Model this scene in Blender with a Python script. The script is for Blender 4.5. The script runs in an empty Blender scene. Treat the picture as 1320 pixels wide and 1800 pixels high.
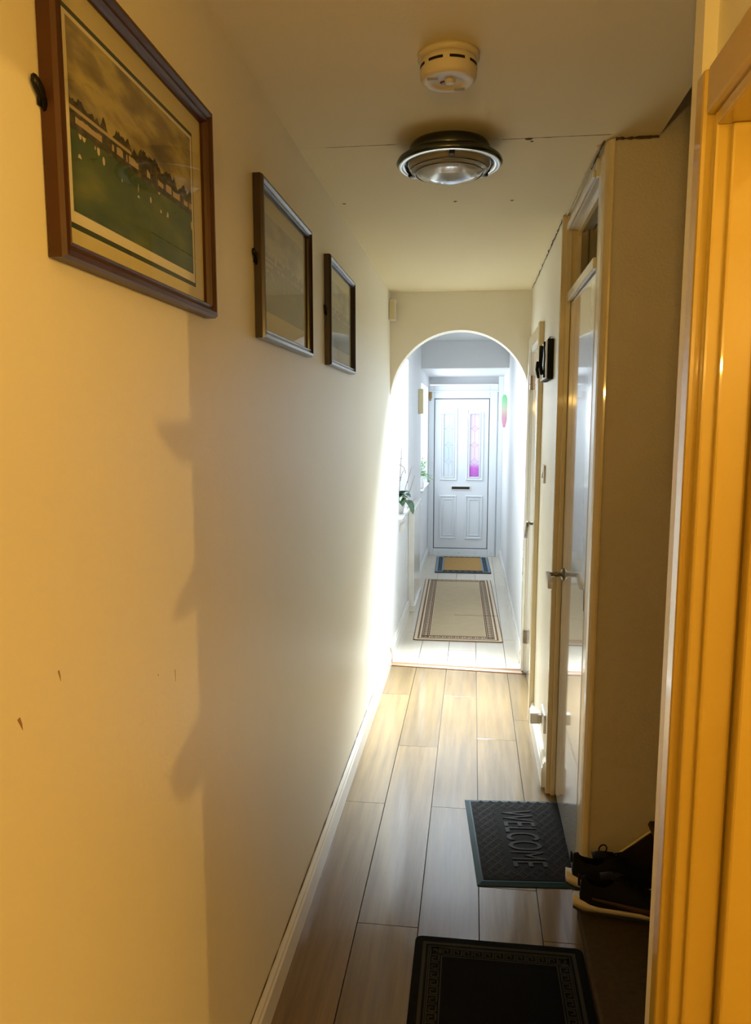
import bpy, bmesh, math, random
from mathutils import Vector, Matrix
random.seed(7)
S = bpy.context.scene
COL = S.collection

# ------------------------------------------------------------------ camera
cam_d = bpy.data.cameras.new('camera')
cam_d.sensor_fit = 'VERTICAL'
cam_d.sensor_height = 36.0
cam_d.lens = 1322.0 / 1800.0 * 36.0
cam_d.shift_y = 15.0 / 1800.0
cam_d.clip_start = 0.02
cam = bpy.data.objects.new('camera', cam_d)
COL.objects.link(cam)
PITCH = math.atan(172 / 1322.0)
YAW = math.atan(172 * math.cos(PITCH) / 1322.0)
cam.location = (0, 0, 1.6)
cam.rotation_euler = (math.pi / 2 - PITCH, 0, YAW)
S.camera = cam

# ------------------------------------------------------------------ view + world
S.view_settings.view_transform = 'Standard'
S.view_settings.look = 'None'
S.view_settings.gamma = 1.0
S.view_settings.use_curve_mapping = False
S.view_settings.exposure = 0.0

world = bpy.data.worlds.new('sky')
S.world = world
world.use_nodes = True
bg = world.node_tree.nodes['Background']
bg.inputs[0].default_value = (0.84, 0.91, 1.0, 1)
bg.inputs[1].default_value = 1.4

def area(name, loc, direction, sx, sy, power, color, spread=180):
    d = bpy.data.lights.new(name, 'AREA')
    d.shape = 'RECTANGLE'
    d.size, d.size_y = sx, sy
    d.energy = power
    d.color = color
    d.spread = math.radians(spread)
    o = bpy.data.objects.new(name, d)
    COL.objects.link(o)
    o.location = loc
    o.rotation_euler = Vector(direction).to_track_quat('-Z', 'Y').to_euler()
    return o

DAY = (0.78, 0.90, 1.0)
# daylight through the two side windows of the entrance hall
area('daylight_hall_window', (-0.88, 5.88, 1.78), (1, -0.55, 0.0), 0.70, 0.60, 24, DAY)
# added fill light from an unseen, made-up skylight, aimed at the corridor floor
area('skylight_fill', (-0.09, 5.72, 2.66), (-0.06, -0.54, -0.82), 0.58, 0.80, 68, DAY, 40)
area('daylight_porch_window', (-0.88, 8.32, 1.70), (1, -0.25, -0.10), 1.10, 0.60, 27, DAY)

def bulb(name, loc, power, radius):
    d = bpy.data.lights.new(name, 'POINT')
    d.energy = power
    d.color = (1.0, 0.61, 0.15)
    d.shadow_soft_size = radius
    o = bpy.data.objects.new(name, d)
    COL.objects.link(o)
    o.location = loc
# warm bulbs: one lights the side room; corner and corridor bulbs are added fill
bulb('room_bulb', (2.03, 0.73, 2.03), 43, 0.016)
bulb('corner_fill_bulb', (1.35, -0.75, 2.00), 31, 0.12)
bulb('corridor_fill_bulb', (-0.09, -0.45, 1.78), 25, 0.03)

# ------------------------------------------------------------------ helpers
ORIG = {}

def tag(o, label=None, cat=None, group=None, kind=None):
    if label: o['label'] = label
    if cat: o['category'] = cat
    if group: o['group'] = group
    if kind: o['kind'] = kind
    return o

def empty(name, loc, label=None, cat=None, group=None, kind=None):
    o = bpy.data.objects.new(name, None)
    o.empty_display_size = 0.05
    COL.objects.link(o)
    o.location = loc
    ORIG[o.name] = Vector(loc)
    return tag(o, label, cat, group, kind)

def link(bm, name, mat, parent=None, smooth=False, kind=None, label=None):
    """bm holds world coordinates"""
    bmesh.ops.recalc_face_normals(bm, faces=bm.faces)
    me = bpy.data.meshes.new(name)
    if parent is not None:
        org = ORIG[parent.name]
    else:
        xs = [v.co for v in bm.verts]
        org = Vector((sum(c.x for c in xs) / len(xs), sum(c.y for c in xs) / len(xs), min(c.z for c in xs)))
    for v in bm.verts:
        v.co -= org
    bm.to_mesh(me)
    bm.free()
    if smooth:
        for p in me.polygons:
            p.use_smooth = True
    o = bpy.data.objects.new(name, me)
    COL.objects.link(o)
    if parent is not None:
        o.parent = parent
    else:
        o.location = org
    ORIG[o.name] = org.copy()
    if mat:
        me.materials.append(M[mat] if isinstance(mat, str) else mat)
    if kind: o['kind'] = kind
    if label: o['label'] = label
    return o

def bx(bm, x0, x1, y0, y1, z0, z1, bev=0.0, mtx=None, seg=2):
    r = bmesh.ops.create_cube(bm, size=1.0)
    vs = r['verts']
    for v in vs:
        v.co = Vector(((x0 + x1) / 2 + v.co.x * (x1 - x0), (y0 + y1) / 2 + v.co.y * (y1 - y0), (z0 + z1) / 2 + v.co.z * (z1 - z0)))
    if bev > 0:
        es = list({e for v in vs for e in v.link_edges})
        r2 = bmesh.ops.bevel(bm, geom=es, offset=bev, segments=seg, profile=0.6, affect='EDGES')
        vs = list({v for f in r2['faces'] for v in f.verts} | {v for v in vs if v.is_valid})
    if mtx is not None:
        for v in vs:
            v.co = mtx @ v.co
    return vs

def box(name, x0, x1, y0, y1, z0, z1, mat, parent=None, bev=0.0, mtx=None, kind=None, label=None, smooth=False):
    bm = bmesh.new()
    bx(bm, x0, x1, y0, y1, z0, z1, bev, mtx)
    return link(bm, name, mat, parent, smooth, kind, label)

def lathe(bm, prof, axis=(0, 0, 1), center=(0, 0, 0), seg=32):
    """prof: (radius, height) pairs"""
    q = Vector((0, 0, 1)).rotation_difference(Vector(axis).normalized()).to_matrix()
    c = Vector(center)
    rings = []
    for r, h in prof:
        if r < 1e-6:
            rings.append([bm.verts.new(c + q @ Vector((0, 0, h)))])
        else:
            rings.append([bm.verts.new(c + q @ Vector((r * math.cos(2 * math.pi * k / seg), r * math.sin(2 * math.pi * k / seg), h))) for k in range(seg)])
    for a, b in zip(rings, rings[1:]):
        for k in range(seg):
            k2 = (k + 1) % seg
            if len(a) == 1 and len(b) == 1:
                continue
            if len(a) == 1:
                bm.faces.new((a[0], b[k], b[k2]))
            elif len(b) == 1:
                bm.faces.new((a[k], b[0], a[k2]))
            else:
                bm.faces.new((a[k], b[k], b[k2], a[k2]))

def tube(bm, pts, rad, seg=8, cap=True):
    pts = [Vector(p) for p in pts]
    n = len(pts)
    rs = rad if isinstance(rad, (list, tuple)) else [rad] * n
    rings = []
    ref = None
    for i, p in enumerate(pts):
        t = (pts[min(i + 1, n - 1)] - pts[max(i - 1, 0)]).normalized()
        if ref is None:
            ref = t.orthogonal().normalized()
        else:
            ref = (ref - t * ref.dot(t))
            ref = ref.normalized() if ref.length > 1e-6 else t.orthogonal().normalized()
        b = t.cross(ref)
        rings.append([bm.verts.new(p + (ref * math.cos(2 * math.pi * k / seg) + b * math.sin(2 * math.pi * k / seg)) * rs[i]) for k in range(seg)])
    for a, b in zip(rings, rings[1:]):
        for k in range(seg):
            bm.faces.new((a[k], a[(k + 1) % seg], b[(k + 1) % seg], b[k]))
    if cap:
        bm.faces.new(rings[0][::-1])
        bm.faces.new(rings[-1])

def prism(bm, poly, d0, d1, plane='yz'):
    """poly extruded between d0 and d1 along the axis missing from plane"""
    def mk(a, b, d):
        return {'yz': (d, a, b), 'xz': (a, d, b), 'xy': (a, b, d)}[plane]
    A = [bm.verts.new(mk(a, b, d0)) for a, b in poly]
    B = [bm.verts.new(mk(a, b, d1)) for a, b in poly]
    bm.faces.new(A)
    bm.faces.new(B[::-1])
    n = len(poly)
    for i in range(n):
        bm.faces.new((A[i], B[i], B[(i + 1) % n], A[(i + 1) % n]))

# ------------------------------------------------------------------ materials
M = {}

def mat(name, color, rough=0.5, metal=0.0, spec=0.5, coat=0.0, coat_rough=0.05, bump=0.0, bscale=60.0, vary=0.0, vscale=4.0, trans=0.0, emit=None, estr=0.0, sheen=0.0):
    m = bpy.data.materials.new(name)
    m.use_nodes = True
    nt = m.node_tree
    b = nt.nodes['Principled BSDF']
    b.inputs['Base Color'].default_value = (*color, 1)
    b.inputs['Roughness'].default_value = rough
    b.inputs['Metallic'].default_value = metal
    b.inputs['Specular IOR Level'].default_value = spec
    b.inputs['Coat Weight'].default_value = 0.45
    b.inputs['Coat Roughness'].default_value = 0.07
    b.inputs['Coat IOR'].default_value = 1.7
    b.inputs['Coat Weight'].default_value = coat
    b.inputs['Coat Roughness'].default_value = coat_rough
    b.inputs['Transmission Weight'].default_value = trans
    b.inputs['Sheen Weight'].default_value = sheen
    if emit:
        b.inputs['Emission Color'].default_value = (*emit, 1)
        b.inputs['Emission Strength'].default_value = estr
    tc = nt.nodes.new('ShaderNodeTexCoord')
    if bump > 0:
        n = nt.nodes.new('ShaderNodeTexNoise')
        n.inputs['Scale'].default_value = bscale
        n.inputs['Detail'].default_value = 4
        nt.links.new(tc.outputs['Object'], n.inputs['Vector'])
        bp = nt.nodes.new('ShaderNodeBump')
        bp.inputs['Strength'].default_value = bump
        bp.inputs['Distance'].default_value = 0.004
        nt.links.new(n.outputs['Fac'], bp.inputs['Height'])
        nt.links.new(bp.outputs['Normal'], b.inputs['Normal'])
    if vary > 0:
        n = nt.nodes.new('ShaderNodeTexNoise')
        n.inputs['Scale'].default_value = vscale
        n.inputs['Detail'].default_value = 5
        nt.links.new(tc.outputs['Object'], n.inputs['Vector'])
        mx = nt.nodes.new('ShaderNodeMix')
        mx.data_type = 'RGBA'
        nt.links.new(n.outputs['Fac'], mx.inputs['Factor'])
        mx.inputs['A'].default_value = (*[c * (1 - vary) for c in color], 1)
        mx.inputs['B'].default_value = (*[min(1, c * (1 + vary)) for c in color], 1)
        nt.links.new(mx.outputs['Result'], b.inputs['Base Color'])
    M[name] = m
    return m

mat('wall_paint', (0.90, 0.845, 0.70), 0.42, bump=0.10, bscale=90, vary=0.03, vscale=2.0)
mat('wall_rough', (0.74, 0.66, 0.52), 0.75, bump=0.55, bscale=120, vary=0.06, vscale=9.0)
mat('ceiling_paint', (0.90, 0.79, 0.52), 0.7, bump=0.12, bscale=70, vary=0.03, vscale=1.6)
mat('hall_paint', (0.74, 0.745, 0.75), 0.5, bump=0.05)
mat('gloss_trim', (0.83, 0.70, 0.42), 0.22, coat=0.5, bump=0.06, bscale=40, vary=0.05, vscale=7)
mat('white_trim', (0.84, 0.82, 0.76), 0.25, coat=0.4, bump=0.05, bscale=30, vary=0.05, vscale=9)
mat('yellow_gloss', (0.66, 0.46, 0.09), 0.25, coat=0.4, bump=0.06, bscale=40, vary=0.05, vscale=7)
mat('gloss_door', (0.84, 0.83, 0.78), 0.13, coat=1.0, coat_rough=0.05, bump=0.015, bscale=25)
mat('upvc', (0.78, 0.82, 0.86), 0.22, coat=0.2)
mat('seal_dark', (0.05, 0.07, 0.09), 0.6)
mat('black_slot', (0.01, 0.01, 0.012), 0.5)
mat('lead', (0.55, 0.55, 0.60), 0.4, metal=0.3)
mat('lead_pink', (0.62, 0.40, 0.62), 0.4, metal=0.2)
mat('frame_wood', (0.022, 0.008, 0.005), 0.30, coat=0.3, coat_rough=0.12, vary=0.35, vscale=14)
mat('frame_wood_red', (0.062, 0.020, 0.006), 0.38, spec=0.3, coat=0.1, coat_rough=0.2, vary=0.35, vscale=14)
mat('mount_card', (0.66, 0.60, 0.36), 0.8)
mat('mount_line', (0.045, 0.07, 0.055), 0.8)
mat('mount_white', (0.78, 0.74, 0.60), 0.8)
mat('black_metal', (0.012, 0.012, 0.014), 0.35, metal=0.6)
mat('dark_chrome', (0.20, 0.17, 0.14), 0.22, metal=0.9)
mat('chrome', (0.62, 0.62, 0.60), 0.18, metal=1.0)
mat('gunmetal', (0.10, 0.11, 0.11), 0.22, metal=0.9)
mat('white_plastic', (0.80, 0.78, 0.72), 0.35)
mat('aged_plastic', (0.74, 0.66, 0.50), 0.45, vary=0.05)
mat('dark_hole', (0.012, 0.010, 0.008), 0.9)
mat('maroon', (0.13, 0.03, 0.03), 0.4)
mat('label_paper', (0.45, 0.38, 0.26), 0.7)
mat('threshold_wood', (0.22, 0.10, 0.03), 0.35, vary=0.3, vscale=20)
mat('carpet_dark', (0.070, 0.052, 0.030), 0.95, spec=0.12, bump=0.8, bscale=300, vary=0.25, vscale=60)
mat('string_dark', (0.035, 0.026, 0.016), 0.5, spec=0.12)
mat('brown_wood', (0.16, 0.085, 0.045), 0.5, vary=0.3, vscale=9)
mat('dark_inside', (0.05, 0.045, 0.04), 0.8)
mat('shoe_black', (0.012, 0.012, 0.013), 0.75, spec=0.12, bump=0.3, bscale=400)
mat('shoe_brown', (0.07, 0.038, 0.026), 0.7)
mat('shoe_sole', (0.72, 0.66, 0.54), 0.55)
mat('shoe_outsole', (0.02, 0.018, 0.016), 0.8)
mat('lace_black', (0.01, 0.01, 0.01), 0.8, spec=0.12)
mat('mat_black', (0.006, 0.006, 0.006), 0.95, spec=0.12, bump=0.8, bscale=500)
mat('mat_field', (0.004, 0.0035, 0.003), 1.0, spec=0.12, bump=0.9, bscale=700)
mat('mat_grey', (0.05, 0.05, 0.042), 0.95, spec=0.12, bump=0.8, bscale=600)
mat('rubber_teal', (0.008, 0.030, 0.036), 0.55, spec=0.2)
mat('rubber_brown', (0.010, 0.008, 0.007), 0.75, spec=0.12, bump=0.4, bscale=400)
mat('rubber_rib', (0.028, 0.023, 0.019), 0.6, spec=0.12)
mat('rug_beige', (0.50, 0.39, 0.24), 0.95, bump=0.5, bscale=260, vary=0.10, vscale=12)
mat('rug_cream', (0.70, 0.58, 0.42), 0.95, bump=0.5, bscale=260)
mat('rug_brown', (0.20, 0.11, 0.06), 0.95, bump=0.5, bscale=260)
mat('coir', (0.42, 0.24, 0.07), 0.98, bump=1.0, bscale=350, vary=0.25, vscale=50)
mat('mat_blue', (0.20, 0.26, 0.30), 0.9, bump=0.4, bscale=300)
mat('mat_navy', (0.02, 0.03, 0.045), 0.9)
mat('leaf_dark', (0.035, 0.11, 0.035), 0.3, coat=0.3, vary=0.4, vscale=30)
mat('leaf_blue', (0.05, 0.12, 0.09), 0.3, coat=0.3, vary=0.4, vscale=30)
mat('leaf_pale', (0.20, 0.45, 0.13), 0.5, vary=0.35, vscale=40)
mat('stem_brown', (0.20, 0.13, 0.11), 0.6)
mat('root_cream', (0.62, 0.60, 0.36), 0.6)
mat('pot_white', (0.82, 0.83, 0.84), 0.25, coat=0.4)
mat('soil', (0.05, 0.035, 0.025), 0.95)
mat('cream_card', (0.74, 0.64, 0.36), 0.6)
mat('charm_brown', (0.36, 0.20, 0.06), 0.5, vary=0.4, vscale=60)
mat('crack', (0.10, 0.07, 0.04), 0.9)
mat('fill_plaster', (0.70, 0.62, 0.45), 0.8)
mat('plaque_black', (0.010, 0.012, 0.015), 0.6, spec=0.1)
mat('plaque_white', (0.75, 0.74, 0.70), 0.4)

def glass_pane(name, tint=(1, 1, 1), spec=1.0, rough=0.0):
    """thin glazing: clear with a Fresnel reflection"""
    m = bpy.data.materials.new(name)
    m.use_nodes = True
    nt = m.node_tree
    for n in list(nt.nodes):
        nt.nodes.remove(n)
    out = nt.nodes.new('ShaderNodeOutputMaterial')
    tr = nt.nodes.new('ShaderNodeBsdfTransparent')
    tr.inputs[0].default_value = (*tint, 1)
    gl = nt.nodes.new('ShaderNodeBsdfGlossy')
    gl.inputs['Roughness'].default_value = rough
    fr = nt.nodes.new('ShaderNodeFresnel')
    fr.inputs[0].default_value = 1.5
    mul = nt.nodes.new('ShaderNodeMath')
    mul.operation = 'MULTIPLY'
    mul.inputs[1].default_value = spec
    mul.use_clamp = True
    # reflect on the outer surface only; the back of the thin pane just lets light out
    ge = nt.nodes.new('ShaderNodeNewGeometry')
    inv = nt.nodes.new('ShaderNodeMath')
    inv.operation = 'SUBTRACT'
    inv.inputs[0].default_value = 1.0
    nt.links.new(ge.outputs['Backfacing'], inv.inputs[1])
    m2 = nt.nodes.new('ShaderNodeMath')
    m2.operation = 'MULTIPLY'
    nt.links.new(inv.outputs[0], m2.inputs[0])
    mx = nt.nodes.new('ShaderNodeMixShader')
    nt.links.new(fr.outputs[0], mul.inputs[0])
    nt.links.new(mul.outputs[0], m2.inputs[1])
    nt.links.new(m2.outputs[0], mx.inputs[0])
    nt.links.new(tr.outputs[0], mx.inputs[1])
    nt.links.new(gl.outputs[0], mx.inputs[2])
    nt.links.new(mx.outputs[0], out.inputs[0])
    M[name] = m

glass_pane('picture_glass', spec=0.6)
glass_pane('window_glass', spec=1.0)
glass_pane('transom_glass', (0.55, 0.52, 0.48), spec=0.8)

def frosted(name, stops):
    """obscure door glass, tinted by height; daylight from outside passes through it"""
    m = bpy.data.materials.new(name)
    m.use_nodes = True
    nt = m.node_tree
    for n in list(nt.nodes):
        nt.nodes.remove(n)
    out = nt.nodes.new('ShaderNodeOutputMaterial')
    tc = nt.nodes.new('ShaderNodeTexCoord')
    sp = nt.nodes.new('ShaderNodeSeparateXYZ')
    nt.links.new(tc.outputs['Generated'], sp.inputs[0])
    noi = nt.nodes.new('ShaderNodeTexNoise')
    noi.inputs['Scale'].default_value = 70
    nt.links.new(tc.outputs['Object'], noi.inputs['Vector'])
    ad = nt.nodes.new('ShaderNodeMath')
    ad.operation = 'MULTIPLY_ADD'
    ad.inputs[1].default_value = 0.10
    nt.links.new(noi.outputs['Fac'], ad.inputs[0])
    nt.links.new(sp.outputs['Z'], ad.inputs[2])
    rp = nt.nodes.new('ShaderNodeValToRGB')
    cr = rp.color_ramp
    while len(cr.elements) < len(stops):
        cr.elements.new(0.5)
    for e, (p, c) in zip(cr.elements, stops):
        e.position = p
        e.color = (*c, 1)
    nt.links.new(ad.outputs[0], rp.inputs[0])
    tl = nt.nodes.new('ShaderNodeBsdfTranslucent')
    nt.links.new(rp.outputs[0], tl.inputs[0])
    df = nt.nodes.new('ShaderNodeBsdfPrincipled')
    df.inputs['Roughness'].default_value = 0.1
    nt.links.new(rp.outputs[0], df.inputs['Base Color'])
    bp = nt.nodes.new('ShaderNodeBump')
    bp.inputs['Strength'].default_value = 0.5
    bp.inputs['Distance'].default_value = 0.002
    nt.links.new(noi.outputs['Fac'], bp.inputs['Height'])
    nt.links.new(bp.outputs[0], df.inputs['Normal'])
    mx = nt.nodes.new('ShaderNodeMixShader')
    mx.inputs[0].default_value = 0.35
    nt.links.new(tl.outputs[0], mx.inputs[1])
    nt.links.new(df.outputs[0], mx.inputs[2])
    nt.links.new(mx.outputs[0], out.inputs[0])
    M[name] = m

frosted('glass_clear_blue', [(0.0, (0.86, 0.89, 0.90)), (0.45, (0.80, 0.88, 0.94)), (0.75, (0.86, 0.93, 0.92)), (1.0, (0.92, 0.94, 0.96))])
frosted('glass_pink', [(0.0, (0.74, 0.30, 0.78)), (0.19, (0.80, 0.36, 0.82)), (0.27, (0.94, 0.85, 0.94)), (0.6, (0.96, 0.89, 0.90)), (1.0, (0.95, 0.87, 0.94))])
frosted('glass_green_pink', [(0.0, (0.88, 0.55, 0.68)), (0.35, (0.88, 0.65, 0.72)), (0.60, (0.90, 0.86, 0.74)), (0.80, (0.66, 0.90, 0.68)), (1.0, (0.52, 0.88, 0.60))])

def floor_mat(name, base, rough, contrast=1.0, spec=0.4):
    """laminate: long grain streaks along Y, colour shifts between boards"""
    m = bpy.data.materials.new(name)
    m.use_nodes = True
    nt = m.node_tree
    b = nt.nodes['Principled BSDF']
    tc = nt.nodes.new('ShaderNodeTexCoord')
    b.inputs['Specular IOR Level'].default_value = spec
    b.inputs['Coat Weight'].default_value = 0.45
    b.inputs['Coat Roughness'].default_value = 0.07
    b.inputs['Coat IOR'].default_value = 1.7
    oi = nt.nodes.new('ShaderNodeObjectInfo')
    mp = nt.nodes.new('ShaderNodeMapping')
    mp.inputs['Scale'].default_value = (30, 1.6, 10)
    nt.links.new(tc.outputs['Object'], mp.inputs[0])
    addv = nt.nodes.new('ShaderNodeVectorMath')
    addv.operation = 'ADD'
    nt.links.new(mp.outputs[0], addv.inputs[0])
    cb = nt.nodes.new('ShaderNodeCombineXYZ')
    mu = nt.nodes.new('ShaderNodeMath')
    mu.operation = 'MULTIPLY'
    mu.inputs[1].default_value = 40
    nt.links.new(oi.outputs['Random'], mu.inputs[0])
    nt.links.new(mu.outputs[0], cb.inputs[0])
    nt.links.new(mu.outputs[0], cb.inputs[1])
    nt.links.new(cb.outputs[0], addv.inputs[1])
    n1 = nt.nodes.new('ShaderNodeTexNoise')
    n1.inputs['Scale'].default_value = 1.0
    n1.inputs['Detail'].default_value = 6
    n1.inputs['Roughness'].default_value = 0.65
    nt.links.new(addv.outputs[0], n1.inputs['Vector'])
    n2 = nt.nodes.new('ShaderNodeTexNoise')
    n2.inputs['Scale'].default_value = 3.5
    n2.inputs['Detail'].default_value = 4
    nt.links.new(tc.outputs['Object'], n2.inputs['Vector'])
    rp = nt.nodes.new('ShaderNodeValToRGB')
    rp.color_ramp.elements[0].position = 0.30
    rp.color_ramp.elements[0].color = (*[c * (1 - 0.34 * contrast) for c in base], 1)
    rp.color_ramp.elements[1].position = 0.72
    rp.color_ramp.elements[1].color = (*[c * (1 + 0.22 * contrast) for c in base], 1)
    nt.links.new(n1.outputs['Fac'], rp.inputs[0])
    hsv = nt.nodes.new('ShaderNodeHueSaturation')
    ma = nt.nodes.new('ShaderNodeMath')
    ma.operation = 'MULTIPLY_ADD'
    ma.inputs[1].default_value = 0.35 * contrast
    ma.inputs[2].default_value = 1 - 0.2 * contrast
    nt.links.new(oi.outputs['Random'], ma.inputs[0])
    nt.links.new(ma.outputs[0], hsv.inputs['Value'])
    nt.links.new(rp.outputs[0], hsv.inputs['Color'])
    nt.links.new(hsv.outputs[0], b.inputs['Base Color'])
    mr = nt.nodes.new('ShaderNodeMapRange')
    mr.inputs['To Min'].default_value = rough * 0.92
    mr.inputs['To Max'].default_value = rough * 1.12
    nt.links.new(n2.outputs['Fac'], mr.inputs['Value'])
    nt.links.new(mr.outputs[0], b.inputs['Roughness'])
    bp = nt.nodes.new('ShaderNodeBump')
    bp.inputs['Strength'].default_value = 0.08
    bp.inputs['Distance'].default_value = 0.002
    nt.links.new(n1.outputs['Fac'], bp.inputs['Height'])
    nt.links.new(bp.outputs[0], b.inputs['Normal'])
    M[name] = m

floor_mat('laminate', (0.17, 0.108, 0.042), 0.28, 1.0, 0.22)
floor_mat('laminate_pale', (0.68, 0.60, 0.47), 0.30, 0.15, 0.4)

def print_mat(name, pale):
    """flat print: cloudy sky, dark tree line with pavilion roofs, green field with small pale figures"""
    m = bpy.data.materials.new(name)
    m.use_nodes = True
    nt = m.node_tree
    L = nt.links.new
    b = nt.nodes['Principled BSDF']
    b.inputs['Roughness'].default_value = 0.85
    tc = nt.nodes.new('ShaderNodeTexCoord')
    sp = nt.nodes.new('ShaderNodeSeparateXYZ')
    L(tc.outputs['Generated'], sp.inputs[0])

    def noise(scale, vec=None, det=5, stretch=None):
        n = nt.nodes.new('ShaderNodeTexNoise')
        n.inputs['Scale'].default_value = scale
        n.inputs['Detail'].default_value = det
        mp = nt.nodes.new('ShaderNodeMapping')
        mp.inputs['Scale'].default_value = stretch or (1, 1, 1)
        L(tc.outputs['Generated'], mp.inputs[0])
        L(mp.outputs[0], n.inputs['Vector'])
        return n.outputs['Fac']

    def ramp(fac, stops, const=False):
        r = nt.nodes.new('ShaderNodeValToRGB')
        cr = r.color_ramp
        if const: cr.interpolation = 'CONSTANT'
        while len(cr.elements) < len(stops):
            cr.elements.new(0.5)
        for e, (p, c) in zip(cr.elements, stops):
            e.position = p
            e.color = (*c, 1)
        L(fac, r.inputs[0])
        return r.outputs[0]

    def math_(op, a, c=None, d=None):
        n = nt.nodes.new('ShaderNodeMath')
        n.operation = op
        for i, v in enumerate((a, c, d)):
            if v is None: continue
            if isinstance(v, (int, float)): n.inputs[i].default_value = v
            else: L(v, n.inputs[i])
        return n.outputs[0]

    def mix(f, a, c):
        n = nt.nodes.new('ShaderNodeMix')
        n.data_type = 'RGBA'
        L(f, n.inputs['Factor'])
        for k, v in (('A', a), ('B', c)):
            if isinstance(v, tuple): n.inputs[k].default_value = (*v, 1)
            else: L(v, n.inputs[k])
        return n.outputs['Result']
    v = sp.outputs['Z']
    u = sp.outputs['Y']
    p = pale
    def c(r, g, bb):
        t = (0.62, 0.62, 0.55)
        return tuple(x * (1 - p) + y * p for x, y in zip((r, g, bb), t))
    sky = ramp(noise(3.2, stretch=(1, 1.2, 2.2)), [(0.30, c(0.16, 0.14, 0.11)), (0.46, c(0.30, 0.26, 0.15)), (0.60, c(0.52, 0.46, 0.20)), (0.78, c(0.34, 0.31, 0.22))])
    grass = ramp(noise(2.2, stretch=(1, 1.5, 2)), [(0.30, c(0.035, 0.07, 0.03)), (0.55, c(0.08, 0.12, 0.04)), (0.75, c(0.17, 0.19, 0.05))])
    # tree line and buildings
    edge = math_('MULTIPLY_ADD', noise(15.0, det=9, stretch=(1, 1, 0.05)), 0.30, 0.44)
    tree = ramp(noise(26.0), [(0.35, c(0.025, 0.030, 0.022)), (0.55, c(0.07, 0.06, 0.04)), (0.70, c(0.16, 0.11, 0.07))])
    band = math_('LESS_THAN', v, edge)
    col = mix(band, sky, tree)
    # pale stands / pavilion strip
    st = math_('MULTIPLY', math_('GREATER_THAN', v, 0.475), math_('LESS_THAN', v, math_('MULTIPLY_ADD', noise(14.0, stretch=(1, 1, 0.05)), 0.08, 0.475)))
    st = math_('MULTIPLY', st, math_('GREATER_THAN', noise(11.0, stretch=(1, 1, 0.02)), 0.47))
    col = mix(st, col, c(0.42, 0.33, 0.20))
    roof = math_('MULTIPLY', math_('GREATER_THAN', v, 0.535), math_('LESS_THAN', v, 0.555))
    roof = math_('MULTIPLY', roof, math_('LESS_THAN', u, 0.42))
    col = mix(roof, col, c(0.46, 0.38, 0.24))
    fld = math_('LESS_THAN', v, math_('MULTIPLY_ADD', noise(30.0, stretch=(1, 1, 0.1)), 0.04, 0.415))
    col = mix(fld, col, grass)
    # white-clad players
    vo = nt.nodes.new('ShaderNodeTexVoronoi')
    vo.inputs['Scale'].default_value = 1.0
    mp = nt.nodes.new('ShaderNodeMapping')
    mp.inputs['Scale'].default_value = (0, 26, 9)
    L(tc.outputs['Generated'], mp.inputs[0])
    L(mp.outputs[0], vo.inputs['Vector'])
    fig = math_('MULTIPLY', math_('LESS_THAN', vo.outputs['Distance'], 0.30), math_('MULTIPLY', math_('GREATER_THAN', v, 0.30), math_('LESS_THAN', v, 0.43)))
    fig = math_('MULTIPLY', fig, math_('GREATER_THAN', noise(5.0, stretch=(1, 1, 0.1)), 0.44))
    col = mix(fig, col, c(0.62, 0.52, 0.34))
    L(col, b.inputs['Base Color'])
    M[name] = m

print_mat('print_cricket', 0.0)
print_mat('print_pale', 0.55)

# ------------------------------------------------------------------ constants of the place (metres)
LX, RX, CZ = -0.53, 0.345, 2.41      # left wall, right wall, ceiling
ARCH_Y = 4.84
DOOR_Y = 9.05

# ------------------------------------------------------------------ floor
fl = box('floor', -0.78, 3.4, -1.7, 9.35, -0.12, -0.016, 'dark_inside', kind='structure')
tag(fl, 'wood-effect laminate boards running the length of the corridor')

def plank(x0, x1, y0, y1, m, dz=0.0):
    g = 0.0014
    box('plank', x0 + g, x1 - g, y0 + g, y1 - g, -0.015 + dz, 0.0 + dz, m, fl, bev=0.0005)

XB = [-0.535, -0.345, -0.148, 0.045, 0.242, 0.395]
JOINTS = [[-1.7, 0.38, 1.69, 2.985, 4.28, 4.80],
          [-1.7, -0.4, 0.91, 2.214, 3.57, 4.79],
          [-1.7, 0.38, 1.69, 2.985, 4.29, 4.78],
          [-1.7, -0.15, 1.15, 2.455, 3.70, 4.77],
          [-1.7, -0.40, 0.90, 2.20, 3.97, 4.76]]
for c in range(5):
    for a, b in zip(JOINTS[c], JOINTS[c][1:]):
        plank(XB[c], XB[c + 1], a, b, 'laminate', random.choice((0, 0, -0.0008, 0.0006)))
JB = [[4.84, 5.62, 6.90, 8.18, 9.06], [4.84, 6.3, 7.6, 9.06], [4.84, 5.2, 6.5, 7.8, 9.06], [4.84, 6.0, 7.3, 8.6, 9.06], [4.84, 5.5, 6.8, 8.1, 9.06]]
for c in range(5):
    for a, b in zip(JB[c], JB[c][1:]):
        plank(XB[c], XB[c + 1], a, b, 'laminate_pale')
# boards of the side room
for k in range(5):
    plank(0.395 + k * 0.6, 0.395 + (k + 1) * 0.6, -1.7, 1.22, 'laminate')

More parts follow.
